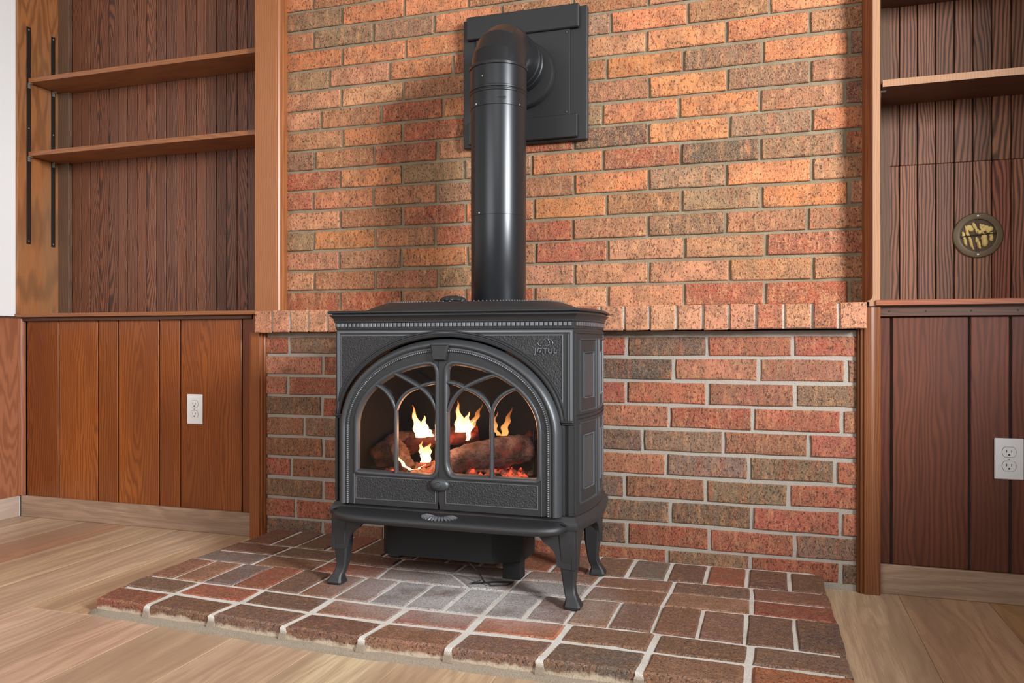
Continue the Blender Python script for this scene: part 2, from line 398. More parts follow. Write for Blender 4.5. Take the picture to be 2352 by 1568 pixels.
# ------------------------------------------------------------------ room shell
wall_back = struct(B().box(-1.805, .288, .079, .18, .70, 2.42).obj('wall_back', 'mortar_wall'), 'brick chimney wall in mottled orange and brown bricks')
low = B().box(-1.80, .27, .0045, .12, FZ, .7215)
low = low.obj('mortar_backing', 'mortar_wall', wall_back)
low['label'] = 'light mortar behind the lower bricks'
UP = {
1: [-1.508,-1.254,-1.01,-.758,-.505,-.258,-.01,.233], 2: [-1.617,-1.363,-1.113,-.866,-.618,-.37,-.116,.13],
3: [-1.512,-1.258,-1.003,-.754,-.505,-.255,-.007], 4: [-1.62,-1.363,-1.125,-.874,-.624,-.373,-.128,.115],
5: [-1.508,-1.254,-1.01,-.76,-.51,-.266,-.021,.233], 6: [-1.623,-1.371,-1.117,-.868,-.619,-.37,-.126,.127],
7: [-1.508,-1.254,-1.014,-.768,-.521,-.268,-.024,.221], 8: [-1.615,-1.367,-1.117,-.869,-.62,-.372,-.116,.127],
9: [-1.497,-1.254,-1.011,-.768,-.524,-.273,-.025,.221], 10: [-1.59,-1.339,-1.095,-.853,-.612,-.37,-.123,.124],
11: [-1.503,-1.25,-1.003,-.756,-.509,-.26,-.016,.233], 12: [-1.552,-1.304,-1.058,-.831,-.604,-.377,-.126,.121],
13: [-1.499,-1.242,-.993,-.744,-.495,-.245,.005], 14: [-1.619,-1.371,-1.128,-.876,-.624,-.372,-.123,.118],
15: [-1.499,-1.246,-.999,-.75,-.502,-.245,.002], 16: [-1.623,-1.375,-1.136,-.881,-.626,-.372,-.123,.124],
17: [-1.50,-1.25,-1.0,-.75,-.50,-.25,0], 18: [-1.62,-1.37,-1.12,-.87,-.62,-.37,-.12,.13]}
UT = {1: 'RRMRPPRRB', 2: 'PMMBPPPMM', 3: 'PMOMRPMRR', 4: 'BOMRRMBMM', 5: 'PMROOMBOP', 6: 'ROMBMOBOM', 7: 'ROBBORDBR', 8: 'BMRMRDOBO',  # lowest course: pale tone right of the pipe has glare painted in
      9: 'MORRBOOMD', 10: 'PMROMMOBM', 11: 'PPMRMOBOD', 12: 'BPORRPOOM', 13: 'OOOMBOMO', 14: 'MBBOMMPOM', 15: 'BOOMBOMO', 16: 'OMOOBMOMO', 17: 'OMOMOMOO', 18: 'MOOMOMOMO'}
ZU = .8774; PU = .0752
for r, js in UP.items():
    z1 = ZU+PU*(r-1); z0 = z1-PU
    if r == 1: z0 = .803-.004
    xs = [-1.79]+js+[.30]
    for i in range(len(xs)-1):
        a, b_ = xs[i]+.0055, xs[i+1]-.0055
        if b_-a < .02: continue
        k = jit(.0012)
        q = [(a, z0+.0052+k), (b_, z0+.0052+k+jit(.0008)), (b_, z1-.0052+k), (a, z1-.0052+k+jit(.0008))]
        brick_mesh(q, .072+jit(.0012), .082).obj('brick', 'brick_upper', wall_back, color=tone(UT[r][i % len(UT[r])]))
LO = {1: [-1.678,-1.428,-1.179,-.929,-.679,-.43,-.179,.07], 2: [-1.536,-1.285,-1.034,-.783,-.532,-.281,-.027,.218],
3: [-1.683,-1.433,-1.182,-.931,-.68,-.43,-.178,.076], 4: [-1.54,-1.291,-1.042,-.793,-.544,-.295,-.044,.206],
5: [-1.614,-1.367,-1.12,-.873,-.626,-.378,-.13,.115], 6: [-1.535,-1.289,-1.043,-.797,-.551,-.305,-.055,.189],
7: [-1.668,-1.421,-1.175,-.929,-.682,-.436,-.185,.059], 8: [-1.535,-1.286,-1.038,-.789,-.541,-.292,-.047,.203],
9: [-1.652,-1.408,-1.163,-.918,-.673,-.428,-.173,.076], 10: [-1.538,-1.291,-1.044,-.797,-.549,-.302,-.051,.203]}
LT = {1: 'RBMRMRDRR', 2: 'PRMRMDPMB', 3: 'PRMRMRRMB', 4: 'BRMMRPRRM', 5: 'MBRMRDBMR', 6: 'MMRBMPBBR', 7: 'RMRMRDMBR', 8: 'BRMRBBKRR', 9: 'RRMBMDRRB', 10: 'KMRMRRBRD'}
ZL = .6397
for r, js in LO.items():
    z1 = ZL+PU-(r-1)*PU; z0 = z1-PU
    if r == 1: z1 = .7085
    if r == 10: z0 = -.03
    xs = [-1.80]+js+[.262]
    for i in range(len(xs)-1):
        a, b_ = xs[i]+.006, xs[i+1]-.006
        if b_-a < .02: continue
        k = jit(.0012)
        q = [(a, z0+.0058+k), (b_, z0+.0058+k+jit(.001)), (b_, z1-.0058+k), (a, z1-.0058+k+jit(.001))]
        brick_mesh(q, 0+jit(.0015), .008, jt=.0015).obj('brick', 'brick_lower', wall_back, color=tone(LT[r][i % 9], 9, TL))

# projecting course of bricks on edge
ledge = thing('brick_ledge', (-.76, .01, .7225), 'projecting pinkish brick ledge of upright bricks running across the chimney wall', 'ledge')
B().box(-1.787, .264, -.043, .085, .7265, .7985).obj('mortar_core', 'mortar_ledge', ledge)
lj = [-1.792, -1.7175, -1.6427, -1.5657, -1.4877]+[-1.4877+.0755*i for i in range(1, 14)]+[-.4304, -.3516, -.2685, -.1903, -.1129, -.0348, .0448, .1223, .1935, .2685]
lt = 'PPPPPPPRPPRPPPPPRPPPPPPRPRPPP'
for i in range(len(lj)-1):
    a, b_ = lj[i]+(.0045 if i else 0), lj[i+1]-(.0045 if i < len(lj)-2 else 0)
    zz = .7225+.006*max(0, i-17)/10+jit(.0015); zt = .8005+jit(.0012)
    q = [(a, zz), (b_, zz+jit(.0008)), (b_, zt), (a, zt)]
    brick_mesh(q, -.05+jit(.0015), .07, jt=.0009).obj('brick', 'brick_ledge', ledge, color=tone(lt[i % len(lt)]))

# floor of planks laid towards the chimney wall
floor = struct(B().box(-3.05, 1.36, -3.6, .12, FZ-.03, FZ-.003).obj('floor', 'slot'), 'floating floor of light oak planks')
ftone = [(255,250,242), (240,230,220), (255,252,246), (246,236,224), (250,242,232), (234,224,214), (255,250,242), (244,234,222)]
fi = 0
for k in range(-5, 15):
    x0 = -1.95+.2308*k
    ends = [-3.6, -3.6+random.uniform(.3, 1.0)]
    if k == 0: ends = [-3.6, -2.07, -.85]
    else: ends = [-3.6, -1.75-.4*((k*7) % 5)/5, .1]
    if k == 0: ends = [-3.6, -2.07, -.85, .1]
    for i in range(len(ends)-1):
        if ends[i+1] < -2.9: continue
        a, b_ = max(x0, -3.0), min(x0+.2308, 1.35)
        if b_-a < .02: continue
        c = ftone[(k*3+i*5+17) % 8]
        if k == -3: c = (214, 194, 174)
        if k == 10: c = (240, 224, 206)
        if k == 11: c = (214, 182, 146)
        if k in (9, -1): c = (255, 250, 240)
        B().box(a+.0004, b_-.0004, ends[i]+.0004, ends[i+1]-.0004, FZ-.006, FZ, .0008).obj('floor_plank', 'floor', floor, color=S(tuple(q+jit(5) for q in c)))

wall_left = struct(B().box(-3.12, -3.0, -3.6, .30, FZ, 2.42).obj('wall_left', 'plaster'), 'white plaster side wall at the left edge')
B().box(-3.0, -2.992, -3.0, .012, .04, .786, .001).obj('wainscot_panel', 'plywood', wall_left, label='orange plywood sheet with wavy grain')
B().box(-3.0, -2.989, -3.0, .0, .786, .795, .001).obj('cap_strip', 'batten_dark', wall_left)
cm = B(); cm.prism([(-3.0, .02)]+[(-3.0+.026*math.cos(t*PI/2/6+0)+.0, .02-.026*math.sin(t*PI/2/6)) for t in range(0, 7)], .045, .786)
cm.obj('corner_bead', 'casing_dark', wall_left)
struct(B().box(-3.0, -2.986, -3.2, -.0, FZ, .043, .002).obj('baseboard_left', 'baseboard_y'), 'pale grey oak skirting under the plywood')
struct(B().box(-2.986, -1.842, .006, .02, FZ+.0, .043, .002).obj('baseboard_back', 'baseboard_x'), 'grey brown oak skirting under the honey panelling')
struct(B().box(.3095, 1.30, .006, .02, FZ+.0, .041, .002).obj('baseboard_right', 'baseboard_x'), 'grey brown oak skirting under the dark panelling')
struct(B().box(-3.12, 1.47, -3.6, .42, 2.42, 2.5).obj('ceiling', 'ceiling'))
wr = B()  # unseen wall added to block the right light, opening shaped for the shading
wr.box(1.35, 1.47, -.78, .42, FZ, 2.42); wr.box(1.35, 1.47, -3.6, -2.55, FZ, 2.42)
wr.box(1.35, 1.47, -2.55, -.78, FZ, .85); wr.box(1.35, 1.47, -2.55, -.78, 2.25, 2.42)
wr = struct(wr.obj('wall_right_unseen', 'plaster'), 'unseen plain side wall added at the right, its window opening shaped to shade the right bookcase')
wf = B()
for (y0, y1, z0, z1) in ((-2.55, -2.49, .85, 2.25), (-.84, -.78, .85, 2.25), (-2.55, -.78, .85, .91), (-2.55, -.78, 2.19, 2.25)): wf.box(1.36, 1.44, y0, y1, z0, z1)
wf.obj('window_frame', 'white_plastic', wr)
wbl = struct(B().box(-3.0, -1.80, .0285, .05, FZ, .79).obj('wall_panelling', 'slot'), 'honey brown vertical board panelling below the left bookcase')
g = [-2.97, -2.7961, -2.5905, -2.4875, -2.2839, -2.1825, -1.8976, -1.838]
for i in range(7):
    c = [(214,200,190), (255,245,235), (226,214,200), (250,240,230), (236,222,205), (236,220,200), (200,180,160)][i]
    B().box(g[i]+.0025, g[i+1]-.0025, .02, .028, .04, .79, .002).obj('panel_board', 'panel_left', wbl, color=S(c))
wbr = struct(B().box(.27, 1.35, .0285, .05, FZ, .79).obj('wall_panelling', 'slot'), 'dark red brown vertical board panelling below the right bookcase')
g = [.300, .3413, .5429, .6446, .85, 1.05, 1.3]
for i in range(6):
    c = [(225,205,200), (235,225,220), (240,222,215), (228,205,195), (235,225,220), (240,222,215)][i]
    B().box(g[i]+.003, g[i+1]-.003, .02, .028, .04, .76, .002).obj('panel_board', 'panel_right', wbr, color=S(c))
B().box(-1.8375, -1.7935, .004, .028, .7235, .789, .001).obj('corner_block', 'panel_left', wbl, color=S((220, 205, 190)))
# casings beside the brick
t1 = B().prism([(-1.825,.0),(-1.7345,.0),(-1.733,.004),(-1.7275,.004),(-1.7225,.009),(-1.7215,.016),(-1.7245,.023),(-1.729,.026),(-1.729,.034),(-1.7265,.040),(-1.7285,.05),(-1.7335,.055),(-1.7335,.085),(-1.825,.085)], .802, 2.42)
struct(t1.obj('trim_1', 'casing'), 'wide honey wood casing with rounded bead left of the upper brick')
t2 = B().prism([(-1.842,.03),(-1.842,-.008),(-1.838,-.014),(-1.826,-.02),(-1.792,-.02),(-1.789,-.015),(-1.786,-.0165),(-1.783,-.015),(-1.781,-.008),(-1.778,-.009),(-1.775,-.006),(-1.773,.004),(-1.773,.03)], FZ, .7225)
struct(t2.obj('trim_2', 'casing_low'), 'orange brown moulded casing left of the lower brick')
t3 = B().prism([(.309,.03),(.309,-.012),(.304,-.02),(.292,-.018),(.284,-.0205),(.2655,-.02),(.262,-.014),(.2595,-.0165),(.256,-.015),(.2535,-.008),(.250,-.0095),(.247,-.006),(.245,.004),(.245,.03)], FZ, .7875)
struct(t3.obj('trim_3', 'casing_low_dark'), 'orange brown moulded casing right of the lower brick')
t4 = B().prism([(.2885,.002),(.2865,.002),(.2835,.008),(.2825,.016),(.285,.022),(.281,.028),(.278,.036),(.279,.044),(.2745,.05),(.2715,.058),(.2685,.066),(.2685,.085),(.2885,.085)], .803, 2.42)
struct(t4.obj('trim_4', 'casing_dark'), 'dark grooved casing strip right of the upper brick')

# ------------------------------------------------------------------ left bookcase
bc = thing('bookcase', (-2.4, .1, .79), 'built-in honey wood bookcase left of the brick with two shelves and narrow boards behind', 'bookcase')
B().box(-2.9995, -2.985, -.008, .19, .806, 2.42, .001).obj('side_board', 'pine_side', bc)
B().box(-1.825, -1.806, .087, .20, .806, 2.42, .001).obj('side_board', 'beadboard_left', bc, color=S((225, 225, 225)))
B().box(-2.985, -2.925, .188, .206, .806, 2.42, .001).obj('filler_strip', 'pine_filler', bc)
B().box(-2.998, -1.80, .216, .235, .79, 2.42).obj('backing_sheet', 'slot', bc)
x = -2.925
while x < -1.81:
    x2 = min(x+.0508, -1.806)
    d = random.uniform(.93, 1.06); wm = jit(.025)
    cc = tuple(min(255, max(90, q*d)) for q in (232*(1+wm), 226, 222*(1-wm)))
    B().box(x+.0016, x2-.0016, .207, .2155, .79, 2.42, .0007).obj('back_board', 'beadboard_left', bc, color=S(cc)); x = x2
B().box(-3.0-.0, -1.792, -.0125, .207, .790, .8055, .0015).obj('sill', 'sill_left', bc)
B().box(-2.975, -1.842, .004, .0205, .775, .7895, .001).obj('sill_moulding', 'batten_dark', bc)
def standard(x, sgn, y, z0, z1, par, clips):
    xa, xb = sorted((x, x+sgn*.0035)); s = B()
    s.box(xa, xb, y-.008, y+.008, z0, z1)
    for k in (-1, 1): s.box(*sorted((x+sgn*.0035, x+sgn*.0055)), y+k*.0075-.0012, y+k*.0075+.0012, z0, z1)
    o = s.obj('shelf_standard', 'standard', par)
    h = B(); z = z0+.02
    while z < z1-.01: h.box(*sorted((x+sgn*.0034, x+sgn*.0042)), y-.004, y+.004, z, z+.006); z += .0127
    h.obj('slot_row', 'black', o, kind='stuff')
    sc = B()
    for zz in (z0+.012, z1-.012, (z0+z1)/2+.03): sc.lathe([(.0035, 0), (.003, sgn*.0016), (.0005, sgn*.002)], (x+sgn*.004, y, zz), 'X', 8)
    sc.obj('screw', 'zinc', o)
    for zc in clips:
        c = B().box(*sorted((x+sgn*.004, x+sgn*.006)), y-.006, y+.006, zc-.022, zc-.001)
        c.box(*sorted((x+sgn*.004, x+sgn*.020)), y-.006, y+.006, zc-.004, zc-.001)
        c.obj('shelf_bracket', 'zinc', par)
ZS1, ZS2, ZR1, ZR2 = 1.784, 1.4735, 1.427, 1.731
standard(-2.985, 1, .0395, 1.103, 2.022, bc, (ZS1, ZS2)); standard(-2.985, 1, .160, 1.103, 2.024, bc, (ZS1, ZS2))
standard(-1.8251+.0001, -1, .0395, 1.103, 2.022, bc, (ZS1, ZS2))
def shelf(name, x0, x1, y0, y1, z, th, mat, edge, label, grp):
    o = B().box(x0, x1, y0+.0012, y1, z, z+th, .0008).obj(name, mat); tag(o, label, 'shelf', grp)
    B().box(x0, x1, y0, y0+.0012, z+.0002, z+th-.0002).obj('front_edge', edge, o)
shelf('shelf', -2.977, -1.832, .034, .204, ZS1, .0185, 'shelf_left', 'sill_left', 'upper shelf of the left bookcase, highest wooden shelf there', 'bookcase shelves')
shelf('shelf', -2.977, -1.832, .034, .204, ZS2, .0185, 'shelf_left', 'sill_left', 'lower shelf of the left bookcase, below the other one', 'bookcase shelves')

# ------------------------------------------------------------------ right bookcase
br = thing('bookcase', (.8, .1, .79), 'built-in bookcase of dark striped oak boards right of the brick with round vent', 'bookcase')
B().box(.2885, .3095, -.004, .205, .806, 2.42, .001).obj('side_board', 'edge_tan', br, label='pale tan edge of the side board')
B().box(1.28, 1.30, -.004, .205, .806, 2.42, .001).obj('side_board', 'edge_tan', br)
B().box(.29, 1.3, .216, .235, .79, 2.42).obj('backing_sheet', 'slot', br)
B().box(.3095, .3625, .199, .206, .806, 2.42, .001).obj('filler_strip', 'pine_filler', br)
x = .3388
while x < 1.27:
    x2 = min(x+.0508, 1.28)
    for (a, b_) in ((.79, 1.2360), (1.2368, 2.42)):
        d = random.uniform(.82, 1.15); rd = 1.0
        if a < 1 and x > .55: rd = 1.14
        cc = tuple(min(255, max(80, q)) for q in (226*d*rd, 220*d, 212*d))
        B().box(x+.0014, x2-.0014, .207, .2155, a, b_, .0016).obj('back_board', 'beadboard_right', br, color=S(cc))
    x = x2
B().box(.2965, 1.3, -.012, .207, .7925, .8085, .0015).obj('sill', 'sill_right', br)
cb = B().prism([(.280, .7915), (.2965, .7915), (.2965, .822), (.2885, .822), (.287, .814), (.282, .809), (.275, .8075), (.275, .805), (.280, .804)], -.006, .0015, 'Y')
cb.obj('corner_bracket', 'edge_tan', br)
bt = B().box(.3095, 1.3, .008, .0195, .7615, .7905, .001).obj('batten', 'batten_dark', br)
hb = B()
for xx in (.335, .43, .545, .66): hb.lathe([(.003, 0), (.0028, -.0006), (.0005, -.0007)], (xx, .008, .776), 'Y', 8)
hb.obj('nail_hole', 'black', bt)
standard(.3095, 1, .0395, 1.06, 1.96, br, (ZR1, ZR2)); standard(.3095, 1, .16, 1.06, 1.96, br, (ZR1, ZR2))
shelf('shelf', .3165, 1.275, .002, .204, ZR1, .0205, 'shelf_right_board', 'edge_tan', 'dark shelf with pale tan front edge in the right bookcase', 'bookcase shelves')
shelf('shelf', .3165, 1.275, .002, .204, ZR2, .0205, 'shelf_right_board', 'shelf_right', 'dark underside of the shelf at the top right corner of the photo', 'bookcase shelves')

# round vent in the right bookcase
VX, VZ, VY = .6052, 1.0105, .207
vt = thing('round_vent', (VX, VY, VZ), 'round bronze vent ring with yellow foam behind bars, in the right bookcase back', 'vent')
rg = B(); n = 48; prof = [(.0495, 0), (.0495, -.006), (.053, -.0075), (.066, -.0055), (.0685, -.003), (.0685, 0)]
rows = [[(VX+r*math.cos(k*2*PI/n), VY+a, VZ+r*math.sin(k*2*PI/n)) for r, a in prof] for k in range(n)]
rows.append(rows[0]); rg.loft(rows, False, False); rg.obj('ring', 'bronze', vt, smooth=35)
B().lathe([(.0495, -.0006), (.0495, -.0012)], (VX, VY, VZ), 'Y', 32).obj('back_plate', 'slat_brown', vt)
fm = B()
for (x0, z0, x1, z1, wd) in ((-.041, .012, -.031, -.03, .0045), (-.034, .03, -.012, -.043, .0042), (-.014, .038, .004, .004, .005), (-.004, -.005, .006, -.040, .0048), (.016, .004, .020, -.034, .0085), (.036, .008, .036, -.018, .005), (.006, .034, .014, .006, .004)):
    P = [(VX+x0+(x1-x0)*t/6+.0012*math.sin(t*2.3), VY-.0025, VZ+z0+(z1-z0)*t/6) for t in range(7)]
    fm.tube(P, [wd*.55, wd, wd*1.1, wd*.9, wd*1.05, wd, wd*.5], 7)
for (dx, dz, r) in ((-.024, .024, .009), (-.018, .018, .007), (.022, .022, .008), (.016, .017, .007), (.033, .018, .008), (.028, .012, .006), (.004, .009, .006), (.014, .028, .005), (.010, .012, .005)):
    fm.lathe([(.0003, -.006), (r*.6, -.0055), (r, -.003), (r, 0)], (VX+dx, VY-.0012, VZ+dz), 'Y', 9)
fm.obj('foam', 'foam', vt, smooth=60, label='squeezed out yellow foam')
B().tube([(VX-.048, VY-.0085, VZ-.004), (VX, VY-.009, VZ+.0005), (VX+.048, VY-.0085, VZ+.004)], .0013, 6).obj('cross_bar', 'black', vt)
B().tube([(VX-.002, VY-.006, VZ+.05), (VX-.001, VY-.007, VZ), (VX+.0005, VY-.006, VZ-.05)], .0009, 6).obj('rod', 'slat_brown', vt)
for dz in (.0585, -.0585): B().lathe([(.0035, 0), (.0032, -.0018), (.001, -.0024)], (VX-.001, VY-.0066, VZ+dz), 'Y', 10).obj('screw', 'zinc', vt)

# outlets
def outlet(x, z, label, mat, wd=.072):
    y = .02; o = thing('power_outlet', (x, y, z), label, 'outlet', 'duplex outlets')
    B().box(x-wd/2, x+wd/2, y-.0055, y, z-.0575, z+.0575, .0022).obj('cover_plate', mat, o)
    for dz in (.0195, -.0195):
        R = .0172; pts = []
        for k in range(28):
            t = k*2*PI/28; px, pz = R*math.cos(t), R*math.sin(t); pts.append((x+px, z+dz+max(-.0138, min(.0138, pz))))
        rim = B().prism([(x+(p[0]-x)*1.05, z+dz+(p[1]-z-dz)*1.06) for p in pts], y-.0058, y-.0053, 'Y').obj('rim', 'slot', o)
        f = B().prism(pts, y-.0066, y-.0056, 'Y').obj('socket', mat, o)
        s = B()
        s.box(x-.0072, x-.0054, y-.007, y-.0065, z+dz-.001, z+dz+.0065)
        s.box(x+.0050, x+.0068, y-.007, y-.0065, z+dz-.001, z+dz+.0065)
        s.lathe([(.0026, 0), (.0026, -.0004)], (x, y-.0066, z+dz-.0075), 'Y', 10)
        s.obj('slot', 'slot', f)
    B().lathe([(.003, 0), (.0028, -.001), (.0008, -.0014)], (x, y-.0055, z), 'Y', 12).obj('screw', 'zinc', o)
outlet(-2.111, .4275, 'white duplex outlet on the honey brown panelling left of the stove', 'white_plastic')
outlet(.640, .3605, 'grey white duplex outlet on the dark panelling at the right edge', 'grey_plastic')

# ------------------------------------------------------------------ hearth
he = thing('brick_hearth', (-.78, -.43, FZ), 'low raised hearth of reddish brown bricks with white mortar under the stove', 'hearth')
mb = B()
outl = [(-1.735, -.02), (-1.742, -.30), (-1.736, -.45), (-1.742, -.62), (-1.738, -.735), (-1.728, -.84), (-1.50, -.852), (-1.3, -.86), (-1.1, -.872), (-.9, -.878), (-.68, -.872), (-.45, -.868), (-.2, -.868), (.0, -.868), (.168, -.868), (.170, -.66), (.163, -.45), (.155, -.20), (.15, -.0)]
dense = []
for i in range(len(outl)):
    a, b_ = Vector(outl[i]), Vector(outl[(i+1) % len(outl)]); k = max(1, int((b_-a).length/.035))
    for j in range(k): dense.append(a.lerp(b_, j/k))
c0 = Vector((-.78, -.4))
def off(p, d): v = (p-c0); v = Vector((math.copysign(1, v.x) if abs(p.x+.78) > .9 else 0, -1 if p.y < -.8 else 0)); return Vector((p.x+v.x*d, p.y+v.y*d))
rings = []
for (z, d, jj) in ((FZ-.002, .007, .003), (FZ+.005, .005, .003), (FZ+.011, -.003, .003), (FZ+.015, -.014, .002), (-.0035, -.018, .001)):
    rings.append([(off(p, d+jit(jj)).x, off(p, d+jit(jj)).y, z+(jit(.0015) if z > FZ else 0)) for p in dense])
mb.loft(rings); mb.obj('mortar_bed', 'mortar_hearth', he, smooth=60)
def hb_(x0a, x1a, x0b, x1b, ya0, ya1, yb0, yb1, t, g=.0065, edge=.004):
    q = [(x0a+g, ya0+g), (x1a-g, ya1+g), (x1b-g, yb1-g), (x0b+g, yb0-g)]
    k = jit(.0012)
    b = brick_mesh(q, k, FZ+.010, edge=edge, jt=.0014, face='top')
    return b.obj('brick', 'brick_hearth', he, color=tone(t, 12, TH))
h01 = [(-1.728, -.840), (-1.547, -.846), (-1.337, -.855), (-1.118, -.868), (-.901, -.876), (-.686, -.870), (-.472, -.868), (-.256, -.868), (-.040, -.868), (.172, -.868)]
h12 = [(-1.742, -.732), (-1.548, -.738), (-1.328, -.749), (-1.107, -.760), (-.890, -.763), (-.679, -.758), (-.463, -.747), (-.252, -.747), (-.039, -.751), (.174, -.757)]
h23 = [(-1.748, -.625), (-1.545, -.631), (-1.332, -.634), (-1.110, -.642), (-.886, -.648), (-.680, -.644), (-.460, -.632), (-.247, -.627), (-.036, -.634), (.172, -.64)]
for k in range(1, 9):
    x, y = h01[k]; m = []; pg = B()
    for (z, w_, d) in ((FZ+.004, .014, .001), (FZ+.012, .011, .0), (FZ+.03, .009, .003), (-.006, .0085, .005), (-.0032, .008, .012)):
        m.append([(x-w_+jit(.002), y+d, z), (x+w_+jit(.002), y+d, z), (x+w_, y+.03, z), (x-w_, y+.03, z)])
    pg.loft(m); pg.obj('joint_mortar', 'mortar_hearth', he)
for (A, Bq, ts) in ((h01, h12, 'RKKKMKDMO'), (h12, h23, 'KRKPROKKK')):
    for k in range(9):
        o = hb_(A[k][0], A[k+1][0], Bq[k][0], Bq[k+1][0], A[k][1], A[k+1][1], Bq[k][1], Bq[k+1][1], ts[k], .0075 if k else .0075, .006)
def interp(T, x):
    for i in range(len(T)-1):
        if T[i][0] <= x <= T[i+1][0]:
            t = (x-T[i][0])/(T[i+1][0]-T[i][0]); return T[i][1]*(1-t)+T[i+1][1]*t
    return T[0][1] if x < T[0][0] else T[-1][1]
h34 = [(-1.745, -.432), (-1.522, -.436), (-1.311, -.432), (-1.085, -.446), (-.8, -.446), (-.683, -.446), (-.476, -.438), (-.263, -.430), (-.041, -.424), (.166, -.428)]
h45 = [(-1.74, -.322), (-1.525, -.321), (-1.312, -.328), (-1.096, -.338), (-.89, -.335), (-.682, -.328), (-.471, -.318), (-.256, -.312), (-.041, -.306), (.163, -.31)]
h56 = [(-1.735, -.212), (-1.52, -.215), (-1.311, -.217), (-1.098, -.232), (-.89, -.232), (-.677, -.230), (-.465, -.222), (-.255, -.203), (-.045, -.198), (.160, -.195)]
hx3 = [-1.745, -1.650, -1.546, -1.443, -1.333, -1.226, -1.113, -1.006, -.9, -.791, -.684, -.578, -.473, -.368, -.263, -.158, -.051, .061, .168]
for i in range(18):
    a, b_ = hx3[i], hx3[i+1]
    hb_(a, b_, a, b_, interp(h23, a), interp(h23, b_), interp(h34, a), interp(h34, b_), 'PPGRKMMGGGGKMKMKKD'[i], .0045)
for (A, Bq, ts) in ((h34, h45, 'GMRKKGMPR'), (h45, h56, 'KKKKKMMKM')):
    for k in range(9):
        hb_(A[k][0], A[k+1][0], Bq[k][0], Bq[k+1][0], A[k][1], A[k+1][1], Bq[k][1], Bq[k+1][1], ts[k], .0055)
hx6 = [-1.728, -1.613, -1.513, -1.395, -1.29, -1.18, -1.07, -.96, -.85, -.74, -.625, -.51, -.396, -.283, -.172, -.058, .058, .157]
for i in range(17):
    a, b_ = hx6[i], hx6[i+1]
    hb_(a, b_, a, b_, interp(h56, a), interp(h56, b_), -.012, -.012, 'MKKRKKKKMRMKGKRKK'[i], .006)


# ------------------------------------------------------------------ wood stove
XL, XR, YF, YB, XC = -1.172, -.4786, -.52, -.14, -.832
st = thing('gas_stove', (-.825, -.33, 0), 'dark grey cast iron stove with arched glass doors standing on the brick hearth', 'stove')
def side_off(y):
    t = min(1, max(0, (y-YF)/(YB-YF))); return .024*math.sin(PI*t**.85)
def plan(off_, nside=14, bow=True):
    """outline of the stove seen from above, grown by off_, anticlockwise from the front left corner"""
    p = [(XL-off_, YF-off_), (XR+off_, YF-off_)]
    for i in range(1, nside): 
        y = YF-off_+(YB-YF+2*off_)*i/nside; p.append((XR+off_+side_off(y), y))
    p += [(XR+off_, YB+off_), (XL-off_, YB+off_)]
    for i in range(nside-1, 0, -1):
        y = YF-off_+(YB-YF+2*off_)*i/nside; p.append((XL-off_-side_off(y), y))
    return p
def ring_z(off_, z): return [(x, y, z) for x, y in plan(off_)]
# shell: sides, back, floor and top of the fire box, open at the front
sh = B()
pl = plan(0); pi_ = plan(-.014)
idx = list(range(1, 16)); idx2 = list(range(16, 31))+[0]
for ids in (idx, [15, 16], list(range(16, 30))+[0]):
    rows = []
    for i in ids:
        o_, n_ = pl[i % len(pl)], pi_[i % len(pl)]
        rows.append([(o_[0], o_[1], .228), (o_[0], o_[1], .722), (n_[0], n_[1], .722), (n_[0], n_[1], .228)])
    for k in range(len(rows)-1):
        r0, r1 = rows[k], rows[k+1]
        sh.add(r0+r1, [(0, 1, 5, 4), (1, 2, 6, 5), (2, 3, 7, 6), (3, 0, 4, 7)])
sh.prism(plan(-.002), .228, .236); sh.prism(plan(-.002), .714, .722)
sh.obj('body', 'iron', st, smooth=30)
# fire box liner
ln = B()
ln.box(-1.13, -.54, -.215, -.205, .28, .70); 
ln.add([(-1.155, -.49, .28), (-1.155, -.49, .70), (-1.06, -.215, .70), (-1.06, -.215, .28)], [(0, 1, 2, 3)])
ln.add([(-.515, -.49, .28), (-.515, -.49, .70), (-.60, -.215, .70), (-.60, -.215, .28)], [(0, 1, 2, 3)])
ln.box(-1.15, -.52, -.49, -.21, .275, .287)
ln.add([(-1.15, -.49, .66), (-.52, -.49, .66), (-.60, -.215, .60), (-1.06, -.215, .60)], [(0, 1, 2, 3)])
ln.obj('fire_box', 'liner', st)
bl = B()
for xx in (-.65, -.62): bl.tube([(xx, -.30, .30), (xx, -.30, .43)], .003, 6)
bl.tube([(-.72, -.30, .405), (-.56, -.30, .405)], .003, 6); bl.tube([(-.80, -.25, .60), (-.80, -.25, .68)], .006, 6)
for a in ((-1.02, .66, -.93, .60), (-1.07, .60, -1.0, .56), (-.76, .60, -.66, .545), (-.90, .65, -.86, .62)):
    bl.tube([(a[0], -.22, a[1]), (a[2], -.22, a[3])], .0022, 5)
bl.obj('burner_bars', 'blower', st)

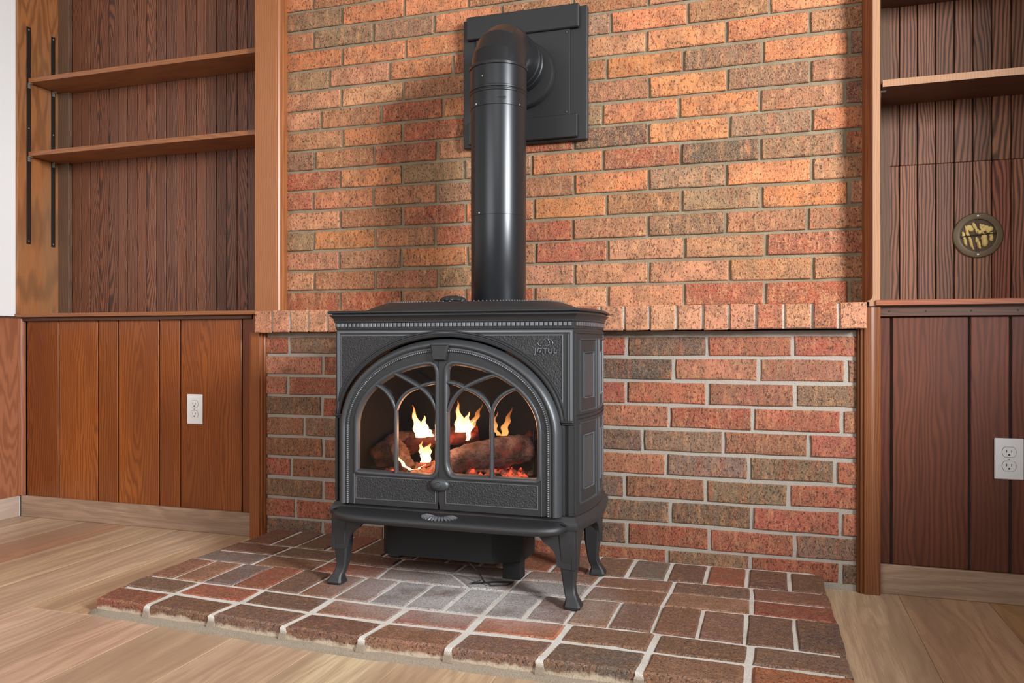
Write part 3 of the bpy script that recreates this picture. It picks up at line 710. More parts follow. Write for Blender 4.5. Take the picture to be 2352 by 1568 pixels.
# side panels: framed fields following the bowed side
def sidept(s, y, z, h):
    e = side_off(y); dy = .002; nx = 1.0; ny = -(side_off(y+dy)-side_off(y-dy))/(2*dy); l = math.hypot(nx, ny)
    x = (XR+e) if s > 0 else (XL-e)
    return (x+s*h*nx/l, y+h*ny/l, z)
def side_frame(b, s, y0, y1, z0, z1, wd, h):
    n = 8
    def bar(ya, yb, za, zb):
        k = n if abs(yb-ya) > .03 else 2
        rows = []
        for i in range(k+1):
            y = ya+(yb-ya)*i/k; ch = .0018
            rows.append([sidept(s, y, za, 0), sidept(s, y, za+ch, h), sidept(s, y, zb-ch, h), sidept(s, y, zb, 0)])
        b.loft(rows, False, False)
    bar(y0, y1, z0, z0+wd); bar(y0, y1, z1-wd, z1)
    for ya in (y0, y1-wd):
        rows = [[sidept(s, ya, z, 0), sidept(s, ya+.0015, z, h), sidept(s, ya+wd-.0015, z, h), sidept(s, ya+wd, z, 0)] for z in (z0, z1)]
        b.loft(rows, False, False)
def side_plate(b, s, y0, y1, z0, z1, h):
    n = 6; rows = []
    for i in range(n+1):
        y = y0+(y1-y0)*i/n; e = 0 if i in (0, n) else 1
        rows.append([sidept(s, y, z0, 0), sidept(s, y, z0+.001, h*e+.0001), sidept(s, y, z1-.001, h*e+.0001), sidept(s, y, z1, 0)])
    b.loft(rows, False, False)
for s in (1, -1):
    sp = B()
    side_frame(sp, s, YF+.004, YB-.004, .236, .716, .008, .003)
    sp.obj('side_panel', 'iron', st, smooth=25)
    par = bpy.context.scene.collection.objects[-1]
    for (za, zb) in ((.502, .697), (.262, .478)):
        for (ya, yb) in ((YF+.028, YF+.165), (YF+.200, YF+.340)):
            f = B(); side_frame(f, s, ya, yb, za, zb, .006, .004); 0
            side_plate(f, s, ya+.032, yb-.032, za+.040, zb-.040, .002)
            f.obj('framed_field', 'iron_light', par, smooth=25)
            f = B(); side_frame(f, s, ya+.028, yb-.028, za+.036, zb-.036, .0022, .004); f.obj('field_line', 'iron_edge', par, smooth=25)
    rr = B(); side_frame(rr, s, YF+.006, YB-.006, .484, .497, .003, .005); rr.obj('rail', 'iron', par, smooth=25)

# front surround with arched opening
def ell(a, b, zs, n=40, xc=XC, t0=0, t1=PI):
    return [(xc+a*math.cos(t0+(t1-t0)*i/n), zs+b*math.sin(t0+(t1-t0)*i/n)) for i in range(n+1)]
fs = B()
AR = dict(a=.3235, b=.2405, zs=.4605, xc=-.8365)
arc = [(AR['xc']+AR['a']*math.cos(PI-PI*i/48), AR['zs']+AR['b']*math.sin(PI-PI*i/48)) for i in range(49)]
cols = [(XL, .475)]+[(max(p[0], XL+.002), max(p[1], .475)) for p in arc if p[1] >= .470]+[(XR, .475)]
for k in range(len(cols)-1):
    (xa, za), (xb, zb) = cols[k], cols[k+1]
    if k == 0: za = .475; zb_ = .475; q = [(xa, .475), (xb, .475), (xb, .7215), (xa, .7215)]
    elif k == len(cols)-2: q = [(xa, .475), (xb, .475), (xb, .7215), (xa, .7215)]
    else: q = [(xa, za), (xb, zb), (xb, .7215), (xa, .7215)]
    fs.add([(p[0], YF, p[1]) for p in q]+[(p[0], YF+.016, p[1]) for p in q], [(0, 1, 2, 3), (7, 6, 5, 4), (0, 4, 5, 1), (2, 6, 7, 3)])
fs.obj('front_surround', 'iron', st)
fr = bpy.context.scene.collection.objects[-1]
RP = [(0, 0), (.0012, .0028), (.004, .0036), (.0068, .0028), (.008, 0)]
md = B()
md.sweep([(XL+.002, .478), (XL+.002, .7185), (XR-.002, .7185), (XR-.002, .478)], [(-d, h) for d, h in RP], YF)
md.sweep([(XL+.0125, .53), (XL+.0125, .7075), (XR-.0275, .7075), (XR-.0275, .50)], [(-.0, 0), (-.0012, .0016), (-.0025, .0016), (-.004, 0)], YF)
md.sweep([(XR-.012, .7085), (XR-.012, .478)], [(-.0, 0), (-.002, .003), (-.004, 0)], YF)
md.obj('border_moulding', 'iron_edge', fr, smooth=35)
am = B()
path = [(p[0], p[1]) for p in arc if p[1] > .472]
am.sweep(path, [(0, -.012), (0, .004), (.003, .006), (.0065, .006), (.009, .002), (.012, .002), (.014, .0045), (.017, .0045), (.019, 0)], YF)
am.obj('arch_moulding', 'iron', fr, smooth=35)
for s in (1, -1):
    tx = B(); pts = []
    if s > 0: x0, x1 = -.735, -.5085
    else: x0, x1 = -.955, -1.1575
    aa, bb = AR['a']+.021, AR['b']+.021; n = 24; row = []
    for i in range(n+1):
        x = x0+(x1-x0)*i/n; u = (x-AR['xc'])/aa; z = AR['zs']+bb*math.sqrt(max(0, 1-u*u)) if abs(u) < 1 else AR['zs']
        row.append((x, min(z, .7035)))
    vs = []; ff = []
    for i, (x, z) in enumerate(row):
        vs += [(x, YF-.0012, z), (x, YF-.0012, .7045)]
        if i: ff.append((2*i-2, 2*i, 2*i+1, 2*i-1))
    vs2 = [(v[0], YF+.001, v[2]) for v in vs]
    tx.add(vs+vs2, ff+[(0, 1, 2*n+2+1, 2*n+2)]); tx.obj('textured_field', 'iron_cast', fr)
    rd = B(); rd.sweep([(x1, row[-1][1]), (x1, .7045), (x0, .7045)], [(-.0012, 0), (-.0006, .0024), (.0006, .0024), (.0012, 0)], YF)
    rd.sweep([(p[0], p[1]) for p in row], [(-.0009, 0), (0, .0018), (.0009, 0)], YF); rd.obj('thin_ridge', 'iron_edge', fr)
for (xa, xb) in ((-.512, XR+.001), (XL-.004, -1.150)):
    cb = B().box(xa, xb, YF-.010, YF+.01, .4765, .4835, .0025); cb.box(xa+.002, xb-.002, YF-.006, YF+.01, .4715, .477, .002)
    cb.obj('corbel', 'iron', fr)
    pf = B(); wd = xb-xa
    pf.prism([(xa, YF+.016), (xa, YF-.002), (xa+wd*.30, YF-.002), (xa+wd*.38, YF+.004), (xa+wd*.46, YF+.004), (xa+wd*.62, YF-.005), (xa+wd*.8, YF-.005), (xa+wd*.86, YF-.001), (xb-.001, YF-.001), (xb-.001, YF+.016)], .237, .4705)
    pf.obj('pilaster', 'iron', fr)
# flame emblem and lettering, cast proud of the right field
em = B(); ex, ez = -.5525, .6845
for pts in ([(-.020, -.006), (-.0225, .0), (-.019, .007), (-.015, .010)], [(-.015, -.0085), (-.013, -.002), (-.009, .004), (-.003, .013)], [(-.003, .013), (-.002, .007), (.0, .005)],
            [(.0, .013), (.006, .011), (.0095, .005), (.010, .001)], [(.012, .010), (.018, .006), (.021, 0), (.018, -.006)], [(-.010, -.009), (-.008, -.005), (-.006, -.009)], [(.004, -.009), (.0065, -.005), (.009, -.009)], [(-.018, -.007), (-.014, -.0095), (-.011, -.0095)], [(.010, -.009), (.014, -.0095), (.017, -.007)], [(-.004, -.0095), (.0, -.006), (.003, -.0095)]):
    em.tube([(ex+a*.95, YF-.0020, ez+b*.95) for a, b in pts], .0011, 5)
em.obj('flame_emblem', 'iron_edge', fr)
tc = bpy.data.curves.new('lettering', 'FONT'); tc.body = 'J\u00d8TUL'; tc.size = .0195; tc.extrude = .0016; tc.offset = .0004; tc.align_x = 'CENTER'; tc.space_character = 1.12
to = bpy.data.objects.new('lettering_src', tc); C.objects.link(to)
dg = bpy.context.evaluated_depsgraph_get(); me = bpy.data.meshes.new_from_object(to.evaluated_get(dg)); bpy.data.objects.remove(to)
me.transform(Matrix.Rotation(PI/2, 4, 'X')); me.materials.clear(); me.materials.append(M['iron_edge'])
lo_ = bpy.data.objects.new('lettering', me); C.objects.link(lo_); lo_.parent = fr; lo_.location = Vector((-.5525, YF-.0018, .6578))-wl(fr); lo_['label'] = 'raised letters reading J\u00d8TUL'

# doors
YD = -.54; ZB = .2345; SPLIT = -.8485
BA = dict(a=.2947, b=.224, zs=.4425, xc=-.8322)
def halfloop(side):
    """outline of one door leaf inside the bead line"""
    pts = []
    if side < 0:
        pts = [(SPLIT-.0006, ZB), (BA['xc']-BA['a'], ZB)]
        t0 = PI; t1 = math.acos(max(-1, min(1, (SPLIT-.0006-BA['xc'])/BA['a'])))
    else:
        pts = [(SPLIT+.0006, ZB), (BA['xc']+BA['a'], ZB)]
        t0 = 0; t1 = math.acos((SPLIT+.0006-BA['xc'])/BA['a'])
    for i in range(33):
        t = t0+(t1-t0)*i/32; pts.append((BA['xc']+BA['a']*math.cos(t), BA['zs']+BA['b']*math.sin(t)))
    return pts
def window(side):
    a, b, zs = .2685, .180, .4535
    if side < 0:
        xi, xo, zb, zt = -.8515, -1.1000, .3205, 0
        P = [(xi-.014, zb-.0015), (xo, zb+.002)]; s = -1
    else:
        xi, xo, zb = -.8280, -.5635, .3225
        P = [(xi+.020, zb), (xo, zb+.001)]; s = 1
    n = 26; lim = xi+s*.022
    a = abs(xo-BA['xc']+.0); 
    t1 = math.acos(abs(lim-BA['xc'])/a*(1 if (lim-BA['xc'])*s > 0 else -1))
    for i in range(n+1):
        t = t1*i/n; P.append((BA['xc']+s*a*math.cos(t), zs+b*math.sin(t)))
    zt = P[-1][1]
    P += [(xi+s*.010, zt-.003), (xi+s*.002, zt-.014), (xi, zt-.028)]
    r = .020 if s > 0 else .014
    P += [(xi, zb+r*1.6), (xi+s*r*.35, zb+r*.6)]
    return P
def resample(loop, c, n=96):
    out = []
    for k in range(n):
        t = 2*PI*k/n; d = Vector((math.cos(t), math.sin(t))); best = None
        for i in range(len(loop)):
            p, q = Vector(loop[i])-c, Vector(loop[(i+1) % len(loop)])-c; e = q-p
            den = d.x*e.y-d.y*e.x
            if abs(den) < 1e-12: continue
            u = (p.x*e.y-p.y*e.x)/den; w_ = (p.x*d.y-p.y*d.x)/den
            if u > 0 and -1e-6 <= w_ <= 1+1e-6 and (best is None or u > best): best = u
        out.append(c+d*(best or .01))
    return out
doors = {}
for s in (-1, 1):
    win = window(s); out = halfloop(s)
    c = Vector((-.975 if s < 0 else -.70, .45))
    ro, ri = resample(out, c), resample(win, c)
    b = B(); n = len(ro)
    b.loft([[(p.x, YD+.014, p.y) for p in ro], [(p.x, YD, p.y) for p in ro], [(p.x, YD, p.y) for p in ri], [(p.x, YD+.014, p.y) for p in ri], [(p.x, YD+.014, p.y) for p in ro]], True, False)
    d = b.obj('door', 'iron', st, smooth=30); doors[s] = d
    sgn = 1 if s > 0 else -1
    path = [(p.x, p.y) for p in ri]
    rim = B(); rim.sweep(path, [(-.0045, 0), (-.0040, .0028), (-.0015, .0046), (.0022, .0046), (.0055, .002), (.0085, -.004), (.009, -.012)], YD, True)
    rim.obj('window_rim', 'iron_light', d, smooth=40)
    gp = [(p.x, p.y) for p in ri]
    g_ = B(); g_.add([(p[0], YD+.011, p[1]) for p in gp], [tuple(range(n))]); g_.obj('glass_pane', 'glass', d)
# tracery bars
def qb(p0, p1, p2, n=10): return [((1-t)**2*p0[0]+2*t*(1-t)*p1[0]+t*t*p2[0], (1-t)**2*p0[1]+2*t*(1-t)*p1[1]+t*t*p2[1]) for t in [i/n for i in range(n+1)]]
MP = [(-.0052, -.010), (-.0050, -.001), (-.003, .0022), (0, .003), (.003, .0022), (.0050, -.001), (.0052, -.010)]
bars = {-1: [[(-.9768, .326), (-.9768, .505)], qb((-.9768, .498), (-.992, .552), (-1.0385, .5685)), qb((-.9768, .500), (-.960, .552), (-.9064, .5640)), qb((-.9064, .5640), (-.882, .575), (-.8530, .5780)),
             qb((-.8545, .5010), (-.868, .542), (-.9064, .5640)), qb((-.9064, .5640), (-.945, .586), (-.9880, .6040))],
        1: [[(-.6966, .3245), (-.6966, .508)], qb((-.6966, .500), (-.712, .548), (-.7743, .5640)), qb((-.7743, .5640), (-.795, .576), (-.8240, .5785)), qb((-.8215, .5010), (-.806, .545), (-.7743, .5640)),
            qb((-.7743, .5640), (-.735, .588), (-.6800, .6020)), qb((-.6966, .502), (-.684, .550), (-.6260, .5660))]}
for s in (-1, 1):
    for p in bars[s]:
        b = B(); b.sweep(p, MP, YD-.0005); b.obj('tracery_bar', 'iron_light', doors[s], smooth=50)
for s, (x0, x1, z0, z1) in ((-1, (-1.0985, -.8570, .2505, .3120)), (1, (-.8270, -.5690, .2525, .3130))):
    b = B().box(x0, x1, YD-.0008, YD+.002, z0, z1); b.obj('textured_panel', 'iron_cast', doors[s])
    r = B(); r.sweep([(x0, z0), (x0, z1), (x1, z1), (x1, z0)], [(-.0012, 0), (-.0008, .002), (.0008, .002), (.0012, 0)], YD, True); r.obj('thin_ridge', 'iron_edge', doors[s])
    r = B(); xe = BA['xc']+s*(BA['a']-.010); r.sweep([(xe-.012*s-.0, ZB), (xe-.012*s, .46)], [(-.001, 0), (0, .0016), (.001, 0)], YD); r.obj('edge_line', 'iron_edge', doors[s])
# broad arched moulding round both leaves
bp = [(BA['xc']+BA['a'], ZB), (BA['xc']+BA['a'], .34)]+[(BA['xc']+BA['a']*math.cos(PI*i/64), BA['zs']+BA['b']*math.sin(PI*i/64)) for i in range(65)]+[(BA['xc']-BA['a'], .34), (BA['xc']-BA['a'], ZB)]
a = B(); a.sweep(bp, [(-q, h) for q, h in ((-.0005, -.002), (.0, .0015), (.0035, .0020), (.006, .0005), (.009, .0045), (.012, .0065), (.016, .0062), (.020, .003), (.024, -.003), (.0265, -.008), (.0285, -.014), (.0285, -.028))], YD)
a.obj('arched_door_frame', 'iron_light', st, smooth=50)
# beads
L = [0.0]
for i in range(1, len(bp)): L.append(L[-1]+math.hypot(bp[i][0]-bp[i-1][0], bp[i][1]-bp[i-1][1]))
bd = B(); nb = 214
for k in range(nb):
    t = L[-1]*(k+.5)/nb
    i = max(j for j in range(len(L)-1) if L[j] <= t); f = (t-L[i])/(L[i+1]-L[i])
    x, z = bp[i][0]+(bp[i+1][0]-bp[i][0])*f, bp[i][1]+(bp[i+1][1]-bp[i][1])*f
    nx_, nz_ = BA['xc']-x, (BA['zs']-z if z > BA['zs'] else 0); l_ = math.hypot(nx_, nz_)
    bd.lathe([(.0030, 0), (.0028, -.0034), (.0018, -.0052), (.0002, -.006)], (x+nx_/l_*.003, YD-.0002, z+nz_/l_*.003), 'Y', 7)
o = bd.obj('bead_row', 'iron_edge', st, smooth=60, kind='stuff')
ky = B()
ko = [(-.8690, .680), (-.8140, .680), (-.8235, .6385), (-.8615, .6385)]; ki = [(-.8625, .6770), (-.8190, .6770), (-.8265, .6405), (-.8580, .6405)]
ky.loft([[(x, YD+.01, z) for x, z in ko], [(x, YD-.010, z) for x, z in ko], [(x, YD-.016, z) for x, z in ki]])
ky.obj('keystone', 'iron', st)
lt_ = B(); n = 28
prof = [(1.0, 0), (1.0, -.006), (.92, -.009), (.75, -.0125), (.45, -.015), (.02, -.016)]
lt_.loft([[(-.8435+.0282*r*math.cos(2*PI*k/n), YD+a_, .3020+.0185*r*math.sin(2*PI*k/n)) for k in range(n)] for r, a_ in prof])
lk = lt_.obj('latch', 'iron_light', st, smooth=50)
rg = B(); rg.tube([(-.8435+.0095*math.cos(2*PI*k/20), YD-.0150, .3020+.0080*math.sin(2*PI*k/20)) for k in range(21)], .0011, 6, False); rg.obj('latch_ring', 'iron', lk)

# cornice, dentils, top plate
co = B(); co.loft([ring_z(o_, z) for z, o_ in ((.7215, -.001), (.7225, .0015), (.7265, .0025), (.728, .0025), (.7405, .0025), (.7415, .0045), (.7435, .0052), (.7455, .0045), (.7475, .0052), (.752, .0068), (.756, .0095), (.7595, .0135), (.7605, .0148), (.7635, .0148), (.7645, .0095), (.767, .0095))])
cor = co.obj('cornice', 'iron', st, smooth=35)
dn = B(); xx = XL+.002
while xx < XR-.004: dn.box(xx, xx+.0088, YF-.0058, YF-.0015, .7292, .7398, .0007); xx += .0128
for s in (1, -1):
    y = YF+.006
    while y < YB-.008:
        p = [sidept(s, y, .7292, .0020), sidept(s, y+.0085, .7292, .0020), sidept(s, y+.0085, .7292, .0055), sidept(s, y, .7292, .0055)]
        dn.add(p+[(q[0], q[1], .7398) for q in p], [(0, 1, 2, 3), (4, 5, 6, 7), (0, 1, 5, 4), (1, 2, 6, 5), (2, 3, 7, 6), (3, 0, 4, 7)]); y += .0128
dn.obj('dentil_row', 'iron_edge', cor, kind='stuff')
tp = B(); tp.loft([ring_z(o_, z) for z, o_ in ((.767, .010), (.7675, .0165), (.7695, .0185), (.7725, .0185), (.7745, .0165), (.7755, .012))]); tp.obj('top_plate', 'iron', st, smooth=35)
def sup(a, b, z, n=72, e=3.0, cx=-.825, cy=-.335):
    r = []
    for k in range(n):
        t = 2*PI*k/n; c, s = math.cos(t), math.sin(t)
        r.append((cx+a*math.copysign(abs(c)**(2/e), c), cy+b*math.copysign(abs(s)**(2/e), s), z))
    return r
ld = B(); ld.loft([sup(.325, .178, .7745), sup(.322, .175, .779), sup(.306, .164, .785), sup(.284, .150, .794), sup(.268, .142, .7985), sup(.25, .134, .8005), sup(.232, .126, .801)])
lid = ld.obj('top_grille', 'iron', st, smooth=40)
rb = B()
for p in sup(.262, .138, .7995, n=170): rb.lathe([(.0024, 0), (.002, .002), (.0003, .0032)], p, 'Z', 5)
rb.obj('rope_edge', 'iron_edge', lid, kind='stuff')
kn = B(); n = 32; rings = []
for r, z in ((.022, .804), (.024, .808), (.038, .809), (.0385, .812), (.034, .817), (.024, .822), (.010, .8245), (.001, .825)):
    rings.append([(-.8895+r*(1+(.05 if k % 2 else -.05)*(r > .02))*math.cos(2*PI*k/n), -.335+r*(1+(.05 if k % 2 else -.05)*(r > .02))*math.sin(2*PI*k/n), z) for k in range(n)])
kn.loft(rings); kn.obj('fluted_knob', 'iron', lid, smooth=20)

# base ring, ash lip with shell, legs
bs = B(); bs.loft([ring_z(o_, z) for z, o_ in ((.199, .006), (.200, .0125), (.204, .0140), (.214, .0140), (.220, .0120), (.226, .0070), (.2325, .0045), (.2345, .002))])
bs.obj('base_frame', 'iron', st, smooth=40)
def lipx(u):  # u -1..1
    return -.832+u*.338
lp = B(); rows = []
for i in range(49):
    u = -1+2*i/48; yb = -.53; bow = .068*max(0, 1-abs(u)**7)**.5
    yf = -.534-bow; x = lipx(u); th = min(1, bow/.03) if bow > 0 else 0
    rr = .0115*max(.35, th)
    zc = .2045
    rows.append([(x, -.515, zc+rr+.008), (x, -.545, zc+rr+.008-.003*th), (x, yf+.022*th, zc+rr+.001), (x, yf+.010*th, zc+rr), (x, yf+.003*th, zc+rr*.7), (x, yf, zc), (x, yf+.003*th, zc-rr*.7), (x, yf+.010*th, zc-rr), (x, yf+.022*th, zc-rr+.002), (x, -.53, zc-.006), (x, -.515, zc-.006)])
lp.loft(rows, True, True)
lip = lp.obj('ash_lip', 'iron', st, smooth=50)
sl = B()
for k in range(15):
    t = PI*(k+.5)/15; dx, dy = math.cos(t), -math.sin(t)
    P = [(-.836+dx*(.010+q*.042), -.558+dy*(.006+q*.030), .2172+.0036*math.sin(q*PI*.9)+(-.0045*q*q*math.sin(t))) for q in (0, .33, .66, 1)]
    P = [(p[0], p[1], p[2]+.0012) for p in P]; sl.tube(P, [.0012, .0030, .0046, .0026], 6)
sl.obj('shell_ornament', 'iron_edge', lip)
def leg(cx, cy, sx, sy):
    """cabriole leg; sx, sy point outwards"""
    b = B(); rings = []
    for z, hw, d in ((.200, .027, 0), (.17, .0255, .001), (.135, .0235, .000), (.105, .0215, -.003), (.08, .0178, -.007), (.055, .0150, -.009), (.036, .0142, -.006), (.024, .0155, .001), (.015, .0195, .007), (.007, .0228, .011), (.002, .0222, .010), (0, .0205, .009)):
        ox, oy = cx-sx*hw+sx*d, cy-sy*hw+sy*d; pts = []
        c = .25*hw
        for (a, b2) in ((-1, -1), (1, -1), (1, 1), (-1, 1)):
            for q in ((a, b2-math.copysign(c/hw, b2)), (a-math.copysign(c/hw, a), b2)) if a*b2 < 0 else ((a-math.copysign(c/hw, a), b2), (a, b2-math.copysign(c/hw, b2))):
                pts.append((ox+q[0]*hw, oy+q[1]*hw, z))
        c_ = (sum(p[0] for p in pts)/8, sum(p[1] for p in pts)/8)
        pts.sort(key=lambda p: math.atan2(p[1]-c_[1], p[0]-c_[0])); rings.append(pts)
    b.loft(rings)
    prof = [(0, .201), (.138, .201), (.134, .193), (.118, .187), (.104, .182), (.096, .174), (.089, .165), (.080, .160), (.071, .154), (.062, .144), (.056, .131), (.053, .117), (.053, .108), (.048, .104), (.040, .102), (.030, .10), (0, .10)]
    b.prism([(cx-sx*p[0], p[1]) for p in prof], *sorted((cy-sy*.002, cy-sy*.012)), axis='Y')
    prof2 = [(p[0]*.8, p[1]) for p in prof]
    b.prism([(cy-sy*p[0], p[1]) for p in prof2], *sorted((cx-sx*.002, cx-sx*.012)), axis='X')
    b.obj('leg', 'iron', st, smooth=35)
for (cx, sx) in ((XL-.011, -1), (XR+.011, 1)):
    leg(cx, YF-.011, sx, -1); leg(cx if sx > 0 else cx+.034, YB-.055, sx, 1)
# blower box under the stove
bb = B().prism([(-1.15, -.24), (-1.102, -.365), (-1.075, -.395), (-.745, -.40), (-.668, -.345), (-.665, -.24)], .058, .199)
blw = bb.obj('blower_box', 'blower', st)
B().box(-.735, -.68, -.335, -.29, 0, .0595, .001).obj('junction_box', 'black', blw)
B().box(-1.13, -1.09, -.238, -.20, .03, .199, .002).obj('support_bracket', 'black', blw)

wire = B().tube([(-.83, -.38, .06), (-.81, -.385, .045), (-.785, -.395, .028), (-.765, -.41, .010), (-.74, -.42, .004), (-.70, -.40, .003), (-.69, -.37, .004), (-.74, -.385, .004), (-.80, -.42, .004), (-.78, -.40, .008)], .0022, 6)
tag(wire.obj('thin_cable', 'black', smooth=60), 'thin black cable hanging from the blower box onto the hearth', 'cable')

# ------------------------------------------------------------------ flue pipe and wall plate
PX, PY, PR = -.789, -.212, .0845
fp = thing('flue_pipe', (PX, PY, .80), 'black round flue pipe rising from the stove and elbowing into the wall', 'pipe')
B().lathe([(PR-.001, .795), (PR, .797), (PR, 1.068)], (PX, PY, 0), 'Z', 64).obj('lower_pipe', 'pipe', fp, smooth=30)
p2 = B().lathe([(PR-.0015, 1.066), (PR+.0006, 1.069), (PR+.0006, 1.400)], (PX, PY, 0), 'Z', 64).obj('upper_pipe', 'pipe', fp, smooth=30)
cl = B().lathe([(PR+.0006, 1.395), (PR+.0022, 1.396), (PR+.0022, 1.437), (PR+.004, 1.439), (PR+.004, 1.443), (PR+.0022, 1.445), (PR+.0022, 1.447), (PR+.0046, 1.449), (PR+.0046, 1.454), (PR+.0022, 1.456)], (PX, PY, 0), 'Z', 64).obj('collar', 'pipe', fp, smooth=30)
sb = B(); rr_ = PR+.0030
for z in (1.4120, 1.4165): sb.tube([(PX+rr_*math.sin(a_), PY-rr_*math.cos(a_), z) for a_ in (.34, .42, .5, .58)], .0009, 5)
sb.obj('slot_tab', 'iron_light', cl)
B().lathe([(PR+.0022, 1.456), (PR+.0022, 1.515), (PR+.005, 1.517), (PR+.005, 1.524), (PR+.002, 1.527)], (PX, PY, 0), 'Z', 64).obj('elbow_skirt', 'pipe', fp, smooth=30)
# elbow of mitred gores, turning back to the wall
el = B(); n = 64; rings = []; R0 = .098
cy_, cz_ = PY+R0, 1.505
def eldir(t):  # centre of the gore at angle t
    return (PX, cy_-R0*math.cos(t), cz_+R0*math.sin(t)-0), t
gores = 3
for g_i in range(gores+2):
    t = PI/2*g_i/(gores+1)
    c_, _ = eldir(t); ax = Vector((0, -math.cos(t), math.sin(t)))
    # ring across the pipe: spanned by x and the radial direction
    ring = []
    sc = 1/math.cos(PI/4/(gores+1))
    for k in range(n):
        a_ = 2*PI*k/n; r_ = PR*(1 if g_i in (0, gores+1) else 1)
        v = Vector((math.cos(a_)*r_, 0, 0))+ax*math.sin(a_)*r_*(1.02)
        ring.append((c_[0]+v.x, c_[1]+v.y, c_[2]+v.z))
    rings.append(ring)
rings.insert(0, [(p[0], p[1], 1.50) for p in [(PX+PR*math.cos(2*PI*k/n), PY-PR*math.sin(2*PI*k/n), 0) for k in range(n)]])
el.loft(rings, True, False)
el.obj('elbow', 'pipe', fp, smooth=18)
seam = B()
zc = cz_+R0
B().lathe([(PR, -.14), (PR, -.06), (PR+.004, -.058), (PR+.004, -.050), (PR+.002, -.048), (PR+.002, -.030), (PR+.0055, -.028), (PR+.0055, -.018), (PR+.002, -.016), (PR+.002, .045)], (PX, 0.0, zc), 'Y', 64).obj('horizontal_pipe', 'pipe', fp, smooth=30)
B().lathe([(PR+.002, -.004), (.107, -.003), (.110, .002), (.112, .008), (.112, .026), (.108, .030)], (PX+.002, .012, zc-.02), 'Y', 64).obj('wall_flange', 'shield', fp, smooth=30)
for (x, y, z, ax) in ((PX-.022, PY-.0825, 1.482, 0), (PX-.045, PY-.0735, 1.402, 0), (PX-.035, PY-.0775, 1.074, 0), (PX+.078, PY-.034, 1.40, 0)):
    B().lathe([(.003, .003), (.0028, -.001), (.0008, -.002)], (x, y, z), 'Y', 8).obj('screw', 'zinc', fp)

sh_ = thing('wall_plate', (-.787, .05, 1.58), 'square black steel plate on the brick behind the flue elbow', 'plate')
B().box(-1.008, -.5685, .048, .071, 1.358, 1.802, .003).obj('outer_plate', 'shield', sh_)
B().box(-.958, -.6265, .041, .048, 1.44, 1.728, .001).obj('inner_plate', 'shield', sh_)
B().box(-.990, -.5935, .030, .048, 1.727, 1.8055, .003).obj('top_rail', 'shield', sh_)
B().box(-.985, -.599, .032, .048, 1.366, 1.4415, .002).obj('bottom_rail', 'shield', sh_)
for (x, z) in ((-.637, 1.716), (-.638, 1.452), (-.948, 1.716), (-.948, 1.452)):
    B().lathe([(.0034, 0), (.003, -.002), (.0008, -.003)], (x, .041, z), 'Y', 8).obj('screw', 'iron_light', sh_)

# ------------------------------------------------------------------ fire: logs, embers, flames
def logm(path, rr, mat, label, seed, rough=.12, n=20):
    rnd = random.Random(seed); pts = [Vector(p) for p in path]; P = []; R = []
    m = 26
    for i in range(m+1):
        t = i/m*(len(pts)-1); k = min(int(t), len(pts)-2); f = t-k
        P.append(pts[k].lerp(pts[k+1], f)); R.append(rr[k]*(1-f)+rr[k+1]*f)
    rings = []; up = None; ph = [rnd.uniform(0, 6) for _ in range(8)]
    for i, p in enumerate(P):
        d = (P[min(i+1, m)]-P[max(i-1, 0)]).normalized()
        if up is None: up = d.orthogonal().normalized()
        up = (up-d*up.dot(d)).normalized(); sd = d.cross(up); ring = []
        for k in range(n):
            a_ = 2*PI*k/n
            h = 1+rough*(math.sin(3*a_+ph[0]+i*.25)+.6*math.sin(5*a_+ph[1]-i*.35)+.5*math.sin(i*.8+ph[2]+2*a_))*.6+rnd.uniform(-rough, rough)*.45
            e = 1 if 0 < i < m else .82
            ring.append(tuple(p+(up*math.cos(a_)+sd*math.sin(a_))*R[i]*h*e))
        rings.append(ring)
    b = B().loft(rings); o = b.obj('fire_log', mat, smooth=50); tag(o, label, 'log', 'fire logs'); return o
logm([(-1.05, -.37, .372), (-.95, -.34, .402), (-.82, -.31, .412)], (.022, .026, .030), 'log_char', 'charred log lying across the top of the fire, behind the door split', 1)
logm([(-.86, -.43, .340), (-.79, -.38, .362), (-.72, -.33, .372), (-.66, -.29, .372)], (.034, .042, .046, .036), 'log_grey', 'thick grey log slanting away behind the right glass door', 2, .1)
logm([(-1.125, -.40, .34), (-1.07, -.36, .37), (-1.01, -.33, .39)], (.030, .038, .034), 'log_brown', 'ash-grey log at the far left of the fire', 3, .16)
logm([(-1.045, -.41, .395), (-1.02, -.42, .355), (-.985, -.43, .318)], (.020, .026, .022), 'log_brown', 'short upright log stub beside the left flame', 4, .16)
logm([(-.76, -.25, .33), (-.69, -.25, .385), (-.66, -.26, .418)], (.018, .018, .016), 'log_char', 'thin glowing branch leaning at the right of the fire', 5, .14)
eb = B(); rnd = random.Random(5)
for k in range(420):
    x = rnd.uniform(-1.10, -.66); y = rnd.uniform(-.48, -.26); r = rnd.uniform(.008, .017)*(1 if abs(x+.87) < .18 else .75)
    z = .292+r*.5+.034*math.exp(-((x+.87)/.15)**2-((y+.37)/.08)**2)
    ring = []
    vs = [(x+r*rnd.uniform(.7, 1.2), y, z), (x, y+r*rnd.uniform(.7, 1.2), z), (x-r*rnd.uniform(.7, 1.2), y, z), (x, y-r*rnd.uniform(.7, 1.2), z), (x+jit(.003), y+jit(.003), z+r*rnd.uniform(.6, 1)), (x, y, z-r*.5)]
    eb.add(vs, [(0, 1, 4), (1, 2, 4), (2, 3, 4), (3, 0, 4), (1, 0, 5), (2, 1, 5), (3, 2, 5), (0, 3, 5)])
o = eb.obj('ember_bed', 'ember'); tag(o, 'bed of glowing orange embers under the logs', 'embers'); o['kind'] = 'stuff'
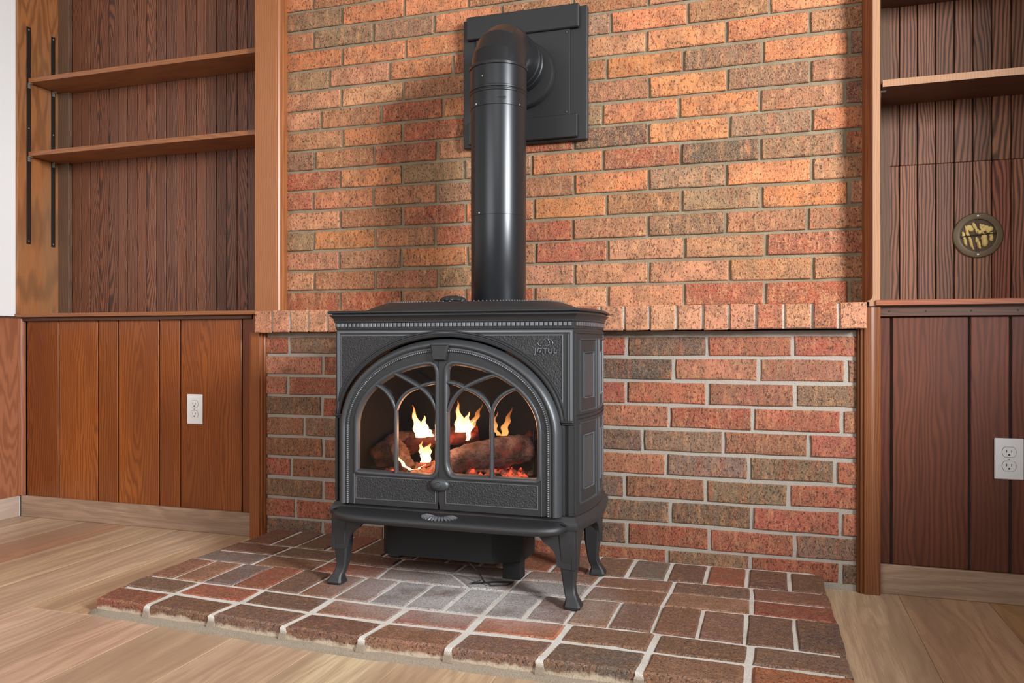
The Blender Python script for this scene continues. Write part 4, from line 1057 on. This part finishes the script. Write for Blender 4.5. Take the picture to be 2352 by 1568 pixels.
def flame(tongues, mat, label):
    b = B()
    for path, rr, ry in tongues:
        P = [Vector((p[0], p[1], p[2])) for p in path]; m = 22; rings = []; n = 16
        for i in range(m+1):
            t = i/m*(len(P)-1); k = min(int(t), len(P)-2); f = t-k; f2 = f
            p = P[k].lerp(P[k+1], f2); 
            r = (rr[k]*(1-f)+rr[k+1]*f)*.86
            # gentle curve
            p = p+Vector((.0025*math.sin(i*.7), 0, 0))
            rings.append([(p.x+r*math.cos(2*PI*q/n), p.y+r*ry*math.sin(2*PI*q/n), p.z+.0004*math.cos(2*PI*q/n)) for q in range(n)])
        b.loft(rings)
    o = b.obj('flame', M_name(mat), smooth=180); tag(o, label, 'flame', 'gas flames'); return o
def M_name(k): return k
flame([([(-.978, -.37, .405), (-.985, -.37, .43), (-.995, -.37, .46), (-1.006, -.37, .50)], (.020, .020, .010, .0008), .6),
       ([(-.968, -.372, .408), (-.966, -.372, .435), (-.968, -.37, .470)], (.018, .014, .0008), .6),
       ([(-.948, -.37, .408), (-.955, -.37, .425), (-.965, -.37, .445)], (.014, .012, .001), .6)], 'flame', 'orange yellow flame behind the left glass door above the log')
flame([([(-.856, -.36, .424), (-.857, -.36, .450), (-.862, -.36, .48), (-.866, -.36, .515)], (.022, .018, .008, .0008), .6),
       ([(-.842, -.36, .426), (-.838, -.36, .452), (-.830, -.36, .483)], (.018, .014, .001), .6),
       ([(-.835, -.36, .40), (-.825, -.36, .440), (-.815, -.36, .46)], (.006, .010, .001), .6)], 'flame', 'tallest white-yellow flame just right of the door split')
flame([([(-.826, -.355, .435), (-.815, -.355, .458), (-.803, -.355, .48), (-.790, -.355, .508)], (.010, .012, .008, .0008), .5)], 'flame_thin', 'thin orange flame wisp leaning right between two larger flames')
flame([([(-.738, -.36, .418), (-.748, -.36, .435), (-.750, -.36, .46), (-.742, -.36, .487)], (.008, .008, .005, .0008), .5),
       ([(-.722, -.36, .418), (-.718, -.36, .445), (-.708, -.36, .47), (-.698, -.36, .502)], (.012, .013, .008, .0008), .5)], 'flame_thin', 'rightmost orange flame over the end of the grey log')
flame([([(-.938, -.43, .342), (-.934, -.43, .365), (-.930, -.43, .382), (-.922, -.43, .397)], (.018, .019, .013, .001), .5),
       ([(-.945, -.43, .36), (-.950, -.43, .38), (-.948, -.43, .404)], (.010, .008, .001), .5)], 'flame', 'low white flame under the charred log behind the left door')
flame([([(-.972, -.455, .322), (-.990, -.455, .333), (-1.008, -.455, .352), (-1.022, -.455, .385)], (.006, .0065, .005, .001), .6),
       ([(-.975, -.455, .322), (-.95, -.455, .325), (-.925, -.455, .340)], (.005, .005, .001), .6)], 'flame', 'thin curved flame ribbon low at the left of the fire')
for o in list(bpy.data.objects):
    if '_w' in o: del o['_w']
